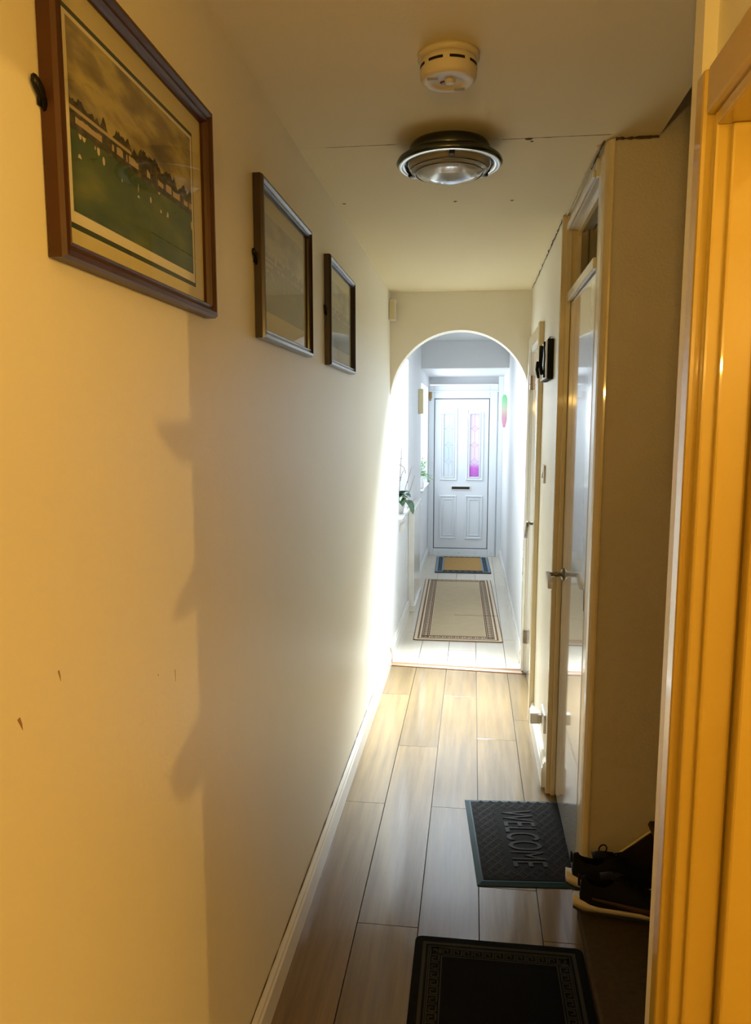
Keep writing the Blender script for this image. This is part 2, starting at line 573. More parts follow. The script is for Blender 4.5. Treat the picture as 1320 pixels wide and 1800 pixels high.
# threshold strip under the arch
bm = bmesh.new()
prof = []
for k in range(9):
    a = math.pi * k / 8
    prof.append((-0.035 * math.cos(a), 0.014 * math.sin(a)))
A = [bm.verts.new((-0.527, 4.832 + p, q)) for p, q in prof]
B = [bm.verts.new((0.343, 4.770 + p, q)) for p, q in prof]
for i in range(8):
    bm.faces.new((A[i], A[i + 1], B[i + 1], B[i]))
bm.faces.new(A)
bm.faces.new(B[::-1])
bm.faces.new((A[0], B[0], B[-1], A[-1]))
t1 = link(bm, 'trim_1', 'threshold_wood', kind='structure', smooth=False)
tag(t1, 'brown wooden threshold strip across the floor under the arch')

# ------------------------------------------------------------------ walls
W1 = (5.44, 6.20, 0.88, 2.10)
W2 = (7.75, 8.88, 0.88, 2.00)
bm = bmesh.new()
bx(bm, -0.78, LX, -1.7, ARCH_Y + 0.12, 0, 4.0)
lw = link(bm, 'wall_left', 'wall_paint', kind='structure')
tag(lw, 'long plain cream wall carrying three framed pictures')
bm = bmesh.new()
Y0 = ARCH_Y + 0.12
bx(bm, -0.78, LX, Y0, W1[0], 0, 2.5)
bx(bm, -0.78, LX, W1[0], W1[1], 0, W1[2])
bx(bm, -0.78, LX, W1[0], W1[1], W1[3], 2.5)
bx(bm, -0.78, LX, W1[1], W2[0], 0, 2.5)
bx(bm, -0.78, LX, W2[0], W2[1], 0, W2[2])
bx(bm, -0.78, LX, W2[0], W2[1], W2[3], 2.5)
bx(bm, -0.78, LX, W2[1], 9.35, 0, 2.5)
o = link(bm, 'wall_hall_left', 'hall_paint', kind='structure')
tag(o, 'white hall wall beyond the arch with two deep window recesses')

def side_window(n, W, label):
    w = empty('window_%d' % n, (-0.75, (W[0] + W[1]) / 2, W[2]), kind='structure')
    tag(w, label)
    x0, x1 = -0.765, -0.725
    f = 0.05
    for nm, a in (('frame_jamb', (W[0], W[0] + f, W[2], W[3])), ('frame_jamb', (W[1] - f, W[1], W[2], W[3])),
                  ('frame_rail', (W[0] + f, W[1] - f, W[2], W[2] + f)), ('frame_rail', (W[0] + f, W[1] - f, W[3] - f, W[3]))):
        box(nm, x0, x1, a[0], a[1], a[2], a[3], 'upvc', w, bev=0.004)
    box('pane', -0.749, -0.745, W[0] + f, W[1] - f, W[2] + f, W[3] - f, 'window_glass', w)
    box('sill', -0.724, LX + 0.025, W[0] + 0.003, W[1] - 0.003, W[2] + 0.001, W[2] + 0.02, 'white_trim', w, bev=0.004)

side_window(1, W1, 'white framed hall window with the orchid on its sill')
side_window(2, W2, 'white framed porch window with a fern on its sill')

# low boxed pier with plinth and cap against the hall wall
pr = empty('trim_2', (-0.50, 6.5, 0), kind='structure')
tag(pr, 'low white boxed pier with plinth below the hall window')
box('body', LX + 0.001, -0.478, 6.26, 6.95, 0.0, 0.87, 'white_trim', pr, bev=0.003)
box('plinth', LX + 0.001, -0.462, 6.245, 6.97, 0.0, 0.06, 'white_trim', pr, bev=0.006)
box('cap', LX + 0.001, -0.468, 6.235, 6.97, 0.87, 0.90, 'white_trim', pr, bev=0.008)

# arch wall
bm = bmesh.new()
N = 40
cxa, ra, zs = -0.0925, 0.4372, 1.737
pts = [(cxa - ra * math.cos(math.pi * k / N), zs + ra * math.sin(math.pi * k / N)) for k in range(N + 1)]
y0, y1 = ARCH_Y, ARCH_Y + 0.12
for i in range(N):
    (xa, za), (xb, zb) = pts[i], pts[i + 1]
    f1 = [bm.verts.new(p) for p in ((xa, y0, za), (xb, y0, zb), (xb, y0, 2.45), (xa, y0, 2.45))]
    bm.faces.new(f1)
    f2 = [bm.verts.new(p) for p in ((xa, y1, za), (xb, y1, zb), (xb, y1, 2.45), (xa, y1, 2.45))]
    bm.faces.new(f2[::-1])
    bm.faces.new((f1[0], f2[0], f2[1], f1[1]))
    bm.faces.new((f1[3], f1[2], f2[2], f2[3]))
bmesh.ops.remove_doubles(bm, verts=bm.verts, dist=1e-5)
o = link(bm, 'wall_arch', 'wall_paint', kind='structure')
tag(o, 'cream wall with a round-headed archway into the hall')

# right wall of the corridor with the opening of door_1, and the hall beyond
D1 = (4.00, 4.77, 2.04)
bm = bmesh.new()
bx(bm, RX, 0.46, 3.18, D1[0], 0, 2.5)
bx(bm, RX, 0.46, D1[0], D1[1], D1[2], 2.5)
bx(bm, RX, 0.46, D1[1], ARCH_Y + 0.12, 0, 2.5)
o = link(bm, 'wall_right', 'wall_paint', kind='structure')
tag(o, 'cream corridor wall between the two white doors')
bm = bmesh.new()
bx(bm, RX, 0.46, ARCH_Y + 0.12, 9.35, 0, 2.5)
o = link(bm, 'wall_hall_right', 'hall_paint', kind='structure')
tag(o, 'white hall wall on the right beyond the arch')
# stair flank wall (faces the camera) that runs on up the stairwell
WA = 2.35
bm = bmesh.new()
bx(bm, 0.3905, 3.4, WA, WA + 0.09, 0, 4.0)
o = link(bm, 'wall_stair_far', 'wall_rough', kind='structure')
tag(o, 'rough plastered brown-shaded wall rising beside the stairs')
# partition between stairs and side room; its end shows as a pale strip
bm = bmesh.new()
bx(bm, 0.325, 3.4, 1.235, 1.284, 0, 4.0)
o = link(bm, 'wall_partition', 'wall_paint', kind='structure')
tag(o, 'pale end of the partition beside the side doorway')
# corridor wall above and before the side doorway
bm = bmesh.new()
bx(bm, RX, 0.455, -1.7, 0.30, 0, 4.0)
bx(bm, RX, 0.455, 0.30, 1.2348, 2.05, 4.0)
o = link(bm, 'wall_right_near', 'wall_paint', kind='structure')
tag(o, 'cream wall over the side doorway')
box('wall_back', -0.78, 3.4, -1.8, -1.7, 0, 4.0, 'wall_paint', kind='structure')
box('wall_room', 3.4, 3.5, -1.8, 3.9, 0, 4.0, 'wall_paint', kind='structure')
bm = bmesh.new()
bx(bm, -0.78, -0.535, 9.20, 9.35, 0, 2.5)
bx(bm, -0.535, 0.35, 9.20, 9.35, 2.06, 2.5)
bx(bm, 0.29, 0.46, 9.12, 9.35, 0, 2.5)
o = link(bm, 'wall_front', 'hall_paint', kind='structure')

# ------------------------------------------------------------------ ceiling: plasterboard sheets with a visible joint
SK = (-0.39, 0.21, 5.30, 6.35)      # opening cut for the added, unseen skylight
bm = bmesh.new()
bx(bm, -0.78, 0.512, -1.7, SK[2], CZ + 0.012, CZ + 0.12)
bx(bm, -0.78, 0.512, SK[3], 7.70, CZ + 0.012, CZ + 0.12)
bx(bm, -0.78, SK[0], SK[2], SK[3], CZ + 0.012, CZ + 0.12)
bx(bm, SK[1], 0.512, SK[2], SK[3], CZ + 0.012, CZ + 0.12)
ce = link(bm, 'ceiling', 'ceiling_paint', kind='structure')
tag(ce, 'cream plasterboard ceiling with a cracked joint')
bm = bmesh.new(); bx(bm, LX, 0.512, -1.7, 2.3195, CZ, CZ + 0.012); link(bm, 'plasterboard_sheet', 'ceiling_paint', ce)
bm = bmesh.new(); bx(bm, LX, 0.512, 2.3215, 2.3505, CZ, CZ + 0.012); bx(bm, LX, 0.46, 2.3505, ARCH_Y, CZ, CZ + 0.012); link(bm, 'plasterboard_sheet', 'ceiling_paint', ce)
bm = bmesh.new(); bx(bm, LX, 0.46, ARCH_Y + 0.12, SK[2], CZ, CZ + 0.012); bx(bm, LX, 0.46, SK[3], 7.70, CZ, CZ + 0.012); bx(bm, LX, SK[0], SK[2], SK[3], CZ, CZ + 0.012); bx(bm, SK[1], 0.46, SK[2], SK[3], CZ, CZ + 0.012); link(bm, 'plasterboard_sheet', 'hall_paint', ce)
box('ceiling_room', 0.455, 3.4, -1.7, 1.235, 2.43, 2.5, 'ceiling_paint', kind='structure')
box('ceiling_stairwell', 0.30, 3.4, 1.2, 2.45, 3.9, 4.0, 'ceiling_paint', kind='structure')
box('wall_stair_upper', 0.50, 0.512, 1.284, 2.35, 2.53, 3.9, 'wall_paint', kind='structure')
w4 = empty('window_3', (-0.09, 5.82, CZ + 0.08), kind='structure')
tag(w4, 'unseen skylight added to the hall ceiling to let fill light in')
for a in ((SK[0], SK[0] + 0.04, SK[2], SK[3]), (SK[1] - 0.04, SK[1], SK[2], SK[3]), (SK[0] + 0.04, SK[1] - 0.04, SK[2], SK[2] + 0.04), (SK[0] + 0.04, SK[1] - 0.04, SK[3] - 0.04, SK[3])):
    box('frame_rail', a[0], a[1], a[2], a[3], CZ + 0.075, CZ + 0.115, 'upvc', w4, bev=0.003)
box('pane', SK[0] + 0.04, SK[1] - 0.04, SK[2] + 0.04, SK[3] - 0.04, CZ + 0.093, CZ + 0.097, 'window_glass', w4)
# porch: lower ceiling behind a header
o = box('ceiling_porch', -0.78, 0.46, 7.70, 9.35, 2.14, 2.53, 'hall_paint', kind='structure')
tag(o, 'lower white porch ceiling in front of the entrance door')

# small flaws in the ceiling: hole on the joint, nail marks
def flaw(x, y, r):
    bm = bmesh.new()
    n = 7
    vs = [bm.verts.new((x + r * random.uniform(.6, 1.3) * math.cos(2 * math.pi * k / n) * 1.4, y + r * random.uniform(.5, 1.2) * math.sin(2 * math.pi * k / n), CZ - 0.0012)) for k in range(n)]
    f = bm.faces.new(vs)
    r_ = bmesh.ops.extrude_face_region(bm, geom=[f])
    for v in r_['geom']:
        if isinstance(v, bmesh.types.BMVert): v.co.z = CZ + 0.0004
    link(bm, 'plaster_chip', 'crack', ce)
for x, y, r in ((0.145, 2.325, 0.008), (-0.491, 2.895, 0.005), (-0.08, 2.918, 0.005), (0.127, 2.931, 0.005), (0.155, 2.345, 0.004)):
    flaw(x, y, r)

def crack_line(name, pts, w, parent, n=4, jit=0.004, m='crack'):
    """ragged thin strip along a path"""
    bm = bmesh.new()
    P = []
    for a, b in zip(pts, pts[1:]):
        a, b = Vector(a), Vector(b)
        for k in range(n):
            P.append(a.lerp(b, k / n) + Vector((random.uniform(-jit, jit) * .3, random.uniform(-jit, jit), 0)))
    P.append(Vector(pts[-1]))
    tube(bm, P, [w * random.uniform(.3, 1.2) for _ in P], 5)
    return link(bm, name, m, parent)
crack_line('joint_crack', [(0.07, 2.3205, CZ), (0.373, 2.3205, CZ)], 0.0012, ce, 14, 0.001)
crack_line('joint_crack', [(-0.45, 2.3205, CZ), (-0.24, 2.3205, CZ)], 0.0007, ce, 10, 0.001)
crack_line('edge_crack', [(0.342, 3.20, CZ - 0.003), (0.342, 3.9, CZ - 0.003)], 0.003, ce, 22, 0.01)
crack_line('edge_crack', [(0.342, 3.9, CZ - 0.003), (0.342, 4.78, CZ - 0.003)], 0.002, ce, 22, 0.01)
crack_line('edge_crack', [(0.392, 2.346, CZ - 0.004), (0.51, 2.346, CZ - 0.003)], 0.0045, ce, 14, 0.002)
crack_line('edge_crack', [(0.362, 2.36, CZ - 0.004), (0.362, 2.60, CZ - 0.004)], 0.0035, ce, 12, 0.004)
crack_line('plaster_edge', [(0.352, 2.40, CZ - 0.004), (0.350, 3.15, CZ - 0.004)], 0.0045, ce, 30, 0.004, 'fill_plaster')

# ------------------------------------------------------------------ baseboards
def baseboard(name, x_wall, sgn, y0, y1, h, label, m='white_trim', t=0.017):
    bm = bmesh.new()
    prof = [(0, 0), (t, 0), (t, h * 0.72), (t * 0.75, h * 0.80), (t * 0.75, h * 0.88), (t * 0.35, h), (0, h)]
    prism(bm, [(x_wall + sgn * a, b) for a, b in prof], y0, y1, 'xz')
    o = link(bm, name, m, kind='structure')
    tag(o, label)
    return o
baseboard('baseboard_left', LX + 0.0005, 1, -1.7, 4.80, 0.105, 'scuffed cream baseboard along the picture wall')
baseboard('baseboard_hall_left', LX + 0.0005, 1, 4.87, 6.243, 0.105, 'white hall baseboard beyond the arch')
baseboard('baseboard_porch_left', LX + 0.0005, 1, 6.972, 9.0, 0.105, 'white porch baseboard near the entrance door')
baseboard('baseboard_right', RX - 0.0005, -1, 3.215, 3.935, 0.12, 'chipped cream baseboard under the plug socket', t=0.022)
baseboard('baseboard_hall_right', RX - 0.0005, -1, 4.97, 9.04, 0.10, 'white baseboard on the right of the hall')
# paint line crack above the left board
o = crack_line('trim_3', [(LX + 0.002, 1.4, 0.107), (LX + 0.002, 4.3, 0.107)], 0.0022, None, 60, 0.0)
tag(o, 'dark cracked paint line along the top of the baseboard', kind='structure')

# ------------------------------------------------------------------ door 1 (right wall by the arch)
d1 = empty('door_1', (0.37, 4.0, 0), kind='structure')
tag(d1, 'glossy white flush door next to the arch')
lf = box('leaf', 0.357, 0.395, 4.015, 4.755, 0.012, 2.02, 'gloss_door', d1, bev=0.003)
box('casing', 0.320, 0.3448, 3.938, 4.002, 0, 2.105, 'gloss_trim', d1, bev=0.003)
box('casing', 0.328, 0.3448, 4.768, 4.838, 0, 2.105, 'gloss_door', d1, bev=0.003)
box('casing', 0.328, 0.3448, 4.002, 4.768, 2.04, 2.105, 'gloss_door', d1, bev=0.003)
bm = bmesh.new(); bx(bm, 0.3455, 0.46, 4.0005, 4.013, 0, 2.038); bx(bm, 0.3455, 0.46, 4.757, 4.7695, 0, 2.038); bx(bm, 0.3455, 0.46, 4.013, 4.757, 2.024, 2.0395)
link(bm, 'lining', 'white_trim', d1)
for z in (0.20, 1.80):
    bm = bmesh.new()
    tube(bm, [(0.345, 4.758, z), (0.345, 4.758, z + 0.085)], 0.007, 8)
    bx(bm, 0.346, 0.3565, 4.745, 4.756, z, z + 0.085)
    bx(bm, 0.338, 0.352, 4.750, 4.766, z + 0.03, z + 0.036)
    link(bm, 'hinge', 'dark_chrome', d1)
bm = bmesh.new()
tube(bm, [(0.357, 4.10, 1.06), (0.302, 4.10, 1.06)], 0.008, 10)
tube(bm, [(0.302, 4.10, 1.066), (0.298, 4.13, 1.03), (0.296, 4.16, 0.975)], [0.009, 0.009, 0.008], 10)
lathe(bm, [(0.0, 0), (0.025, 0), (0.025, 0.006), (0.0, 0.006)], (-1, 0, 0), (0.357, 4.10, 1.06), 20)
link(bm, 'door_handle', 'dark_chrome', d1, True, label='dark metal lever handle')

# dark room behind door 1 is closed by the leaf

# ------------------------------------------------------------------ door 2 with transom
d2 = empty('door_2', (0.38, 2.8, 0), kind='structure')
tag(d2, 'glossy white flush door with a small transom window above')
box('leaf', 0.376, 0.416, 2.500, 3.155, 0.016, 2.072, 'gloss_door', d2, bev=0.003)
# far jamb face (towards the camera), stepped
box('jamb', 0.336, 0.460, 3.160, 3.1795, 0, CZ - 0.002, 'gloss_trim', d2, bev=0.002)
box('jamb_stop', 0.356, 0.3755, 3.146, 3.1595, 0, CZ - 0.004, 'gloss_trim', d2, bev=0.003)
box('jamb', 0.391, 0.460, 2.4405, 2.4985, 0, CZ - 0.002, 'gloss_trim', d2, bev=0.002)
# near casing, facing the corridor, with rounded outer edge
bm = bmesh.new()
prism(bm, [(2.345, 0.390), (2.346, 0.384), (2.352, 0.376), (2.364, 0.369), (2.380, 0.366), (2.388, 0.369), (2.440, 0.367), (2.484, 0.370), (2.493, 0.376), (2.4975, 0.390)], 0, CZ - 0.003, 'xy')
bmv = [v for v in bm.verts]
for v in bmv:
    v.co = Vector((v.co.y, v.co.x, v.co.z))
link(bm, 'casing', 'gloss_trim', d2)
box('head', 0.362, 0.460, 2.499, 3.160, 2.35, CZ - 0.002, 'white_trim', d2, bev=0.006)
box('head_bead', 0.352, 0.3615, 2.499, 3.159, 2.348, 2.372, 'white_trim', d2, bev=0.004)
box('transom_rail', 0.362, 0.430, 2.499, 3.160, 2.078, 2.112, 'white_trim', d2, bev=0.003)
tw = box('transom_pane', 0.408, 0.412, 2.499, 3.160, 2.112, 2.35, 'transom_glass', d2, label='dark transom glass')
box('glazing_bead', 0.395, 0.408, 3.135, 3.1598, 2.112, 2.35, 'gloss_trim', d2)
box('glazing_bead', 0.395, 0.408, 2.4995, 2.512, 2.112, 2.35, 'gloss_trim', d2)
box('glazing_bead', 0.395, 0.408, 2.512, 3.135, 2.335, 2.3495, 'gloss_trim', d2)
# handle
h = Vector((0.376, 3.09, 0.985))
bm = bmesh.new()
lathe(bm, [(0, 0), (0.027, 0), (0.027, 0.004), (0.020, 0.009), (0.012, 0.012), (0.010, 0.030), (0.009, 0.056), (0, 0.058)], (-1, 0, 0), h, 24)
hd = link(bm, 'door_handle', 'dark_chrome', d2, True, label='dark metal lever handle with its arm whitened for glare')
bm = bmesh.new()
vs = bx(bm, 0.304, 0.324, 3.00, 3.105, 0.968, 0.996, 0.006)
for v in bm.verts:
    v.co.z -= (3.105 - v.co.y) * 0.25
link(bm, 'grip', 'white_plastic', hd, True)  # white colour stands in for brightness mirrored in the chrome arm
# small latch on the leaf edge
box('latch', 0.371, 0.3758, 2.503, 2.516, 0.98, 1.05, 'dark_chrome', d2)
# cupboard space behind door 2
bm = bmesh.new()
bx(bm, 0.46, 1.6, 3.9, 3.95, 0, 2.5); bx(bm, 1.55, 1.6, 2.44, 3.9, 0, 2.5); bx(bm, 0.46, 1.6, 2.44, 3.95, 2.5, 2.55)
link(bm, 'wall_cupboard', 'dark_inside', kind='structure')
bm = bmesh.new(); bx(bm, 0.60, 0.63, 3.25, 3.75, 0.02, 2.48); o = link(bm, 'cupboard_board', 'brown_wood')
tag(o, 'brown wooden board seen through the transom glass', 'board')
o = box('cupboard_post', 0.50, 0.54, 3.30, 3.40, 0.01, 2.48, 'brown_wood')
tag(o, 'narrow brown post just behind the transom glass', 'post')

# ------------------------------------------------------------------ side doorway on the near right
d3 = empty('door_3', (0.39, 1.2, 0), kind='structure')
tag(d3, 'warm lit door frame of the side room at the right edge')
# corridor-side casing: moulded strips
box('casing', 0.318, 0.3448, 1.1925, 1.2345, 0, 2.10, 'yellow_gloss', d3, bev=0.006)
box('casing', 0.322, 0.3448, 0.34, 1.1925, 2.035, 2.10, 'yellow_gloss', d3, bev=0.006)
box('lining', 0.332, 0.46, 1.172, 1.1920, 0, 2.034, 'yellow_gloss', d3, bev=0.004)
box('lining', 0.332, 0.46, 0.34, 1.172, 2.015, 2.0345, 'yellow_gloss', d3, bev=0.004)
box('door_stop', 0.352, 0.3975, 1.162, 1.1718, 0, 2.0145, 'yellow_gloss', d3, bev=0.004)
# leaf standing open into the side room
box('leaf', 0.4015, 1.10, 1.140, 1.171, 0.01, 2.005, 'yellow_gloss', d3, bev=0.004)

# ------------------------------------------------------------------ stairs on the right
st = empty('stairs', (0.37, 1.8, 0), kind='structure')
tag(st, 'dark carpeted stairs rising to the right')
run, rise, first = 0.235, 0.20, 0.15
for k in range(9):
    x0 = 0.362 + k * run
    z = first + k * rise
    bm = bmesh.new()
    y0, y1 = 1.2845, WA - 0.0195
    prism(bm, [(x0, 0.0), (3.38, 0.0), (3.38, z), (x0 - 0.022, z), (x0 - 0.028, z - 0.012), (x0 - 0.022, z - 0.026), (x0, z - 0.03)] if k == 0 else
          [(x0, z - rise + 0.0005), (3.38, z - rise + 0.0005), (3.38, z), (x0 - 0.022, z), (x0 - 0.028, z - 0.012), (x0 - 0.022, z - 0.026), (x0, z - 0.03)], y0, y1, 'xz')
    link(bm, 'step', 'carpet_dark', st)
sl = rise / run
bm = bmesh.new()
prism(bm, [(0.40, 0.0), (3.38, 0.0), (3.38, 0.222 + (3.38 - .482) * sl), (0.405, 0.222 - 0.077 * sl)], WA - 0.019, WA - 0.001, 'xz')
link(bm, 'string', 'string_dark', st)
bm = bmesh.new()
a = Vector((0.43, WA - 0.012, 0.225 - 0.05 * sl)); b = Vector((3.2, WA - 0.012, 0.225 + (3.2 - .48) * sl))
tube(bm, [a, b], 0.0035, 6)
link(bm, 'string_edge_glint', 'gloss_trim', st)  # pale bead paints the light caught along the string's top edge

# ------------------------------------------------------------------ entrance door
d4 = empty('door_4', (-0.14, DOOR_Y, 0), kind='structure')
tag(d4, 'white panelled entrance door with two leaded glass lights')
yF = DOOR_Y
box('frame_jamb', -0.529, -0.462, yF - 0.02, yF + 0.10, 0, 2.035, 'upvc', d4, bev=0.006)
box('frame_jamb', 0.190, 0.288, yF - 0.02, yF + 0.10, 0, 2.035, 'upvc', d4, bev=0.006)
box('frame_head', -0.462, 0.190, yF - 0.02, yF + 0.10, 1.884, 2.035, 'upvc', d4, bev=0.006)
box('frame_sill', -0.462, 0.190, yF - 0.02, yF + 0.10, 0.0, 0.088, 'upvc', d4, bev=0.006)
box('frame_bead', -0.533, 0.29, yF - 0.032, yF - 0.0205, 1.955, 1.975, 'upvc', d4, bev=0.004)
box('frame_bead', 0.262, 0.275, yF - 0.032, yF - 0.0205, 0.0, 1.955, 'upvc', d4, bev=0.004)
box('liner', 0.289, 0.3448, yF - 0.06, yF + 0.06, 0, 2.139, 'upvc', d4, bev=0.003)
bm = bmesh.new()
for a in ((-0.463, -0.446, 0.087, 1.885), (0.174, 0.191, 0.087, 1.885), (-0.446, 0.174, 0.087, 0.104), (-0.446, 0.174, 1.868, 1.885)):
    bx(bm, a[0], a[1], yF - 0.004, yF + 0.034, a[2], a[3])
link(bm, 'seal', 'seal_dark', d4)
# leaf with two window cutouts, built of blocks
leaf = empty('leaf', (0, 0, 0))
leaf.parent = d4
leaf.location = Vector((0, yF, 0)) - ORIG['door_4']
ORIG[leaf.name] = Vector((0, yF, 0))
lx0, lx1, lz0, lz1 = -0.4525, 0.1805, 0.0975, 1.8745
G = [(-0.346, -0.230), (-0.037, 0.074)]
gz0, gz1 = 0.960, 1.702
ya, yb = yF - 0.012, yF + 0.035
bm = bmesh.new()
bx(bm, lx0, lx1, ya, yb, lz0, gz0)
bx(bm, lx0, lx1, ya, yb, gz1, lz1)
bx(bm, lx0, G[0][0], ya, yb, gz0, gz1)
bx(bm, G[0][1], G[1][0], ya, yb, gz0, gz1)
bx(bm, G[1][1], lx1, ya, yb, gz0, gz1)
link(bm, 'door_slab', 'upvc', leaf)

def moulding(poly, w=0.012, t=0.007, name='moulding'):
    bm = bmesh.new()
    n = len(poly)
    c = Vector((sum(p[0] for p in poly) / n, sum(p[1] for p in poly) / n))
    def inset(d):
        out = []
        for i in range(n):
            p0, p1, p2 = (Vector(poly[(i - 1) % n]), Vector(poly[i]), Vector(poly[(i + 1) % n]))
            e1, e2 = (p1 - p0).normalized(), (p2 - p1).normalized()
            n1, n2 = Vector((-e1.y, e1.x)), Vector((-e2.y, e2.x))
            k = (n1 + n2) / (1 + n1.dot(n2))
            if k.dot(c - p1) < 0: k = -k
            out.append(p1 + k * d)
        return out
    rings = []
    for d, h in ((0, 0), (w * .25, t), (w * .7, t), (w, 0.0)):
        rings.append([bm.verts.new((p.x, ya - h, p.y)) for p in inset(d)])
    for r1, r2 in zip(rings, rings[1:]):
        for i in range(n):
            bm.faces.new((r1[i], r1[(i + 1) % n], r2[(i + 1) % n], r2[i]))
    link(bm, name, 'upvc', leaf)

moulding([(-0.390, 0.915), (-0.184, 0.915), (-0.184, 1.770), (-0.390, 1.720)], 0.020, 0.012)
moulding([(-0.080, 0.915), (0.124, 0.915), (0.124, 1.720), (-0.080, 1.770)], 0.020, 0.012)
moulding([(-0.358, 0.947), (-0.218, 0.947), (-0.218, 1.715), (-0.358, 1.715)], 0.012, 0.010)
moulding([(-0.049, 0.947), (0.086, 0.947), (0.086, 1.715), (-0.049, 1.715)], 0.012, 0.010)
for a, b in ((-0.392, -0.188), (-0.083, 0.124)):
    moulding([(a, 0.208), (b, 0.208), (b, 0.735), (a, 0.735)], 0.020, 0.012)
    moulding([(a + .04, 0.248), (b - .04, 0.248), (b - .04, 0.695), (a + .04, 0.695)], 0.014, 0.009)
for (a, b), gm, lm in zip(G, ('glass_clear_blue', 'glass_pink'), ('lead', 'lead_pink')):
    box('pane', a, b, yF - 0.004, yF + 0.001, gz0, gz1, gm, leaf)
    bm = bmesh.new()
    mx = (a + b) / 2
    zs_ = (1.53, 1.336, 1.14)
    def seg(p, q, w=0.0022):
        tube(bm, [(p[0], yF - 0.005, p[1]), (q[0], yF - 0.005, q[1])], w, 5)
    prev = gz1
    for z in zs_:
        d = 0.036
        seg((mx, prev), (mx, z + d))
        seg((mx - d, z), (mx, z + d)); seg((mx, z + d), (mx + d, z)); seg((mx + d, z), (mx, z - d)); seg((mx, z - d), (mx - d, z))
        seg((a, z), (mx - d, z)); seg((mx + d, z), (b, z))
        seg((mx - .012, z), (mx, z + .012), .0015); seg((mx, z + .012), (mx + .012, z), .0015); seg((mx + .012, z), (mx, z - .012), .0015); seg((mx, z - .012), (mx - .012, z), .0015)
        prev = z - d
    seg((mx, prev), (mx, gz0))
    link(bm, 'leading', lm, leaf)
bm = bmesh.new()
bx(bm, -0.256, -0.020, ya - 0.008, ya + 0.002, 0.798, 0.853, 0.003)
lp = link(bm, 'letter_plate', 'white_plastic', leaf)
box('letter_slot', -0.244, -0.032, ya - 0.0105, ya - 0.0065, 0.811, 0.841, 'black_slot', leaf, label='black letter slot')
for x in (-0.505, -0.395, -0.150, 0.045, 0.235):
    bm = bmesh.new(); lathe(bm, [(0.007, 0), (0.007, 0.003), (0, 0.004)], (0, -1, 0), (x, yF - 0.02, 0.035), 10)
    link(bm, 'screw_cap', 'lead', d4)

# ------------------------------------------------------------------ pictures
def picture(y0, wood, pm, label, detailed):
    W, H = 0.565, 0.383
    z0 = 1.805
    root = empty('picture_frame', (LX, y0, z0), label, 'picture', 'framed prints on the corridor wall')
    xw, xf = LX + 0.001, LX + 0.025
    prof = [(0, xw), (0, xf - 0.006), (0.003, xf), (0.010, xf + 0.001), (0.015, xf - 0.004), (0.018, xf - 0.005), (0.021, xf - 0.003), (0.024, xf - 0.008), (0.026, xf - 0.013), (0.026, xw)]
    def rail(pa, pb, inw):
        """mitred member from corner pa to pb; inw = inward direction"""
        bm = bmesh.new()
        A, B = [], []
        d = (Vector(pb) - Vector(pa)).normalized()
        for s, x in prof:
            i1 = Vector(pa) + Vector(inw) * s + d * s
            i2 = Vector(pb) + Vector(inw) * s - d * s
            A.append(bm.verts.new((x, i1.x, i1.y)))
            B.append(bm.verts.new((x, i2.x, i2.y)))
        n = len(prof)
        for i in range(n):
            bm.faces.new((A[i], A[(i + 1) % n], B[(i + 1) % n], B[i]))
        bm.faces.new(A[::-1]); bm.faces.new(B)
        link(bm, 'frame_rail', wood, root)
    c = [(y0, z0), (y0 + W, z0), (y0 + W, z0 + H), (y0, z0 + H)]
    rail(c[0], c[1], (0, 1)); rail(c[1], c[2], (-1, 0)); rail(c[2], c[3], (0, -1)); rail(c[3], c[0], (1, 0))
    i = 0.022
    box('mount', xw + 0.002, xw + 0.0055, y0 + i, y0 + W - i, z0 + i, z0 + H - i, 'mount_card', root)
    # print area
    py0, py1, pz0, pz1 = y0 + 0.056, y0 + W - 0.083, z0 + 0.070, z0 + H - 0.074
    if not detailed:
        py0, py1, pz0, pz1 = y0 + 0.06, y0 + W - 0.06, z0 + 0.075, z0 + H - 0.07
    if detailed:
        box('mount_line', xw + 0.0056, xw + 0.0060, py0 - 0.013, py1 + 0.013, pz0 - 0.022, pz1 + 0.013, 'mount_line', root)
        box('mount_bevel', xw + 0.0061, xw + 0.0064, py0 - 0.009, py1 + 0.009, pz0 - 0.015, pz1 + 0.006, 'mount_white', root)
    box('print', xw + 0.0065, xw + 0.0070, py0, py1, pz0, pz1, pm, root)
    box('glass', xw + 0.0095, xw + 0.0110, y0 + i, y0 + W - i, z0 + i, z0 + H - i, 'picture_glass', root)
    # hanging ring at the near side
    bm = bmesh.new()
    zc = z0 + 0.188
    pts = [(LX + 0.006, y0 + 0.004, zc - 0.016)]
    for k in range(9):
        a = math.radians(-70 + k * 38)
        pts.append((LX + 0.006, y0 - 0.008 - 0.012 * math.sin(a + 1.2), zc + 0.010 * math.cos(a) + 0.004))
    tube(bm, pts, 0.0045, 7)
    bx(bm, LX + 0.0015, LX + 0.004, y0 - 0.008, y0 + 0.004, zc - 0.012, zc + 0.012)
    link(bm, 'hanger', 'black_metal', root, True)

picture(0.913, 'frame_wood_red', 'print_cricket', 'nearest and largest framed print of a green cricket field, brown wooden frame', True)
picture(1.820, 'frame_wood', 'print_pale', 'middle one of the three framed prints on the cream wall', False)
picture(2.690, 'frame_wood', 'print_pale', 'farthest and smallest-looking framed print on the cream wall', False)

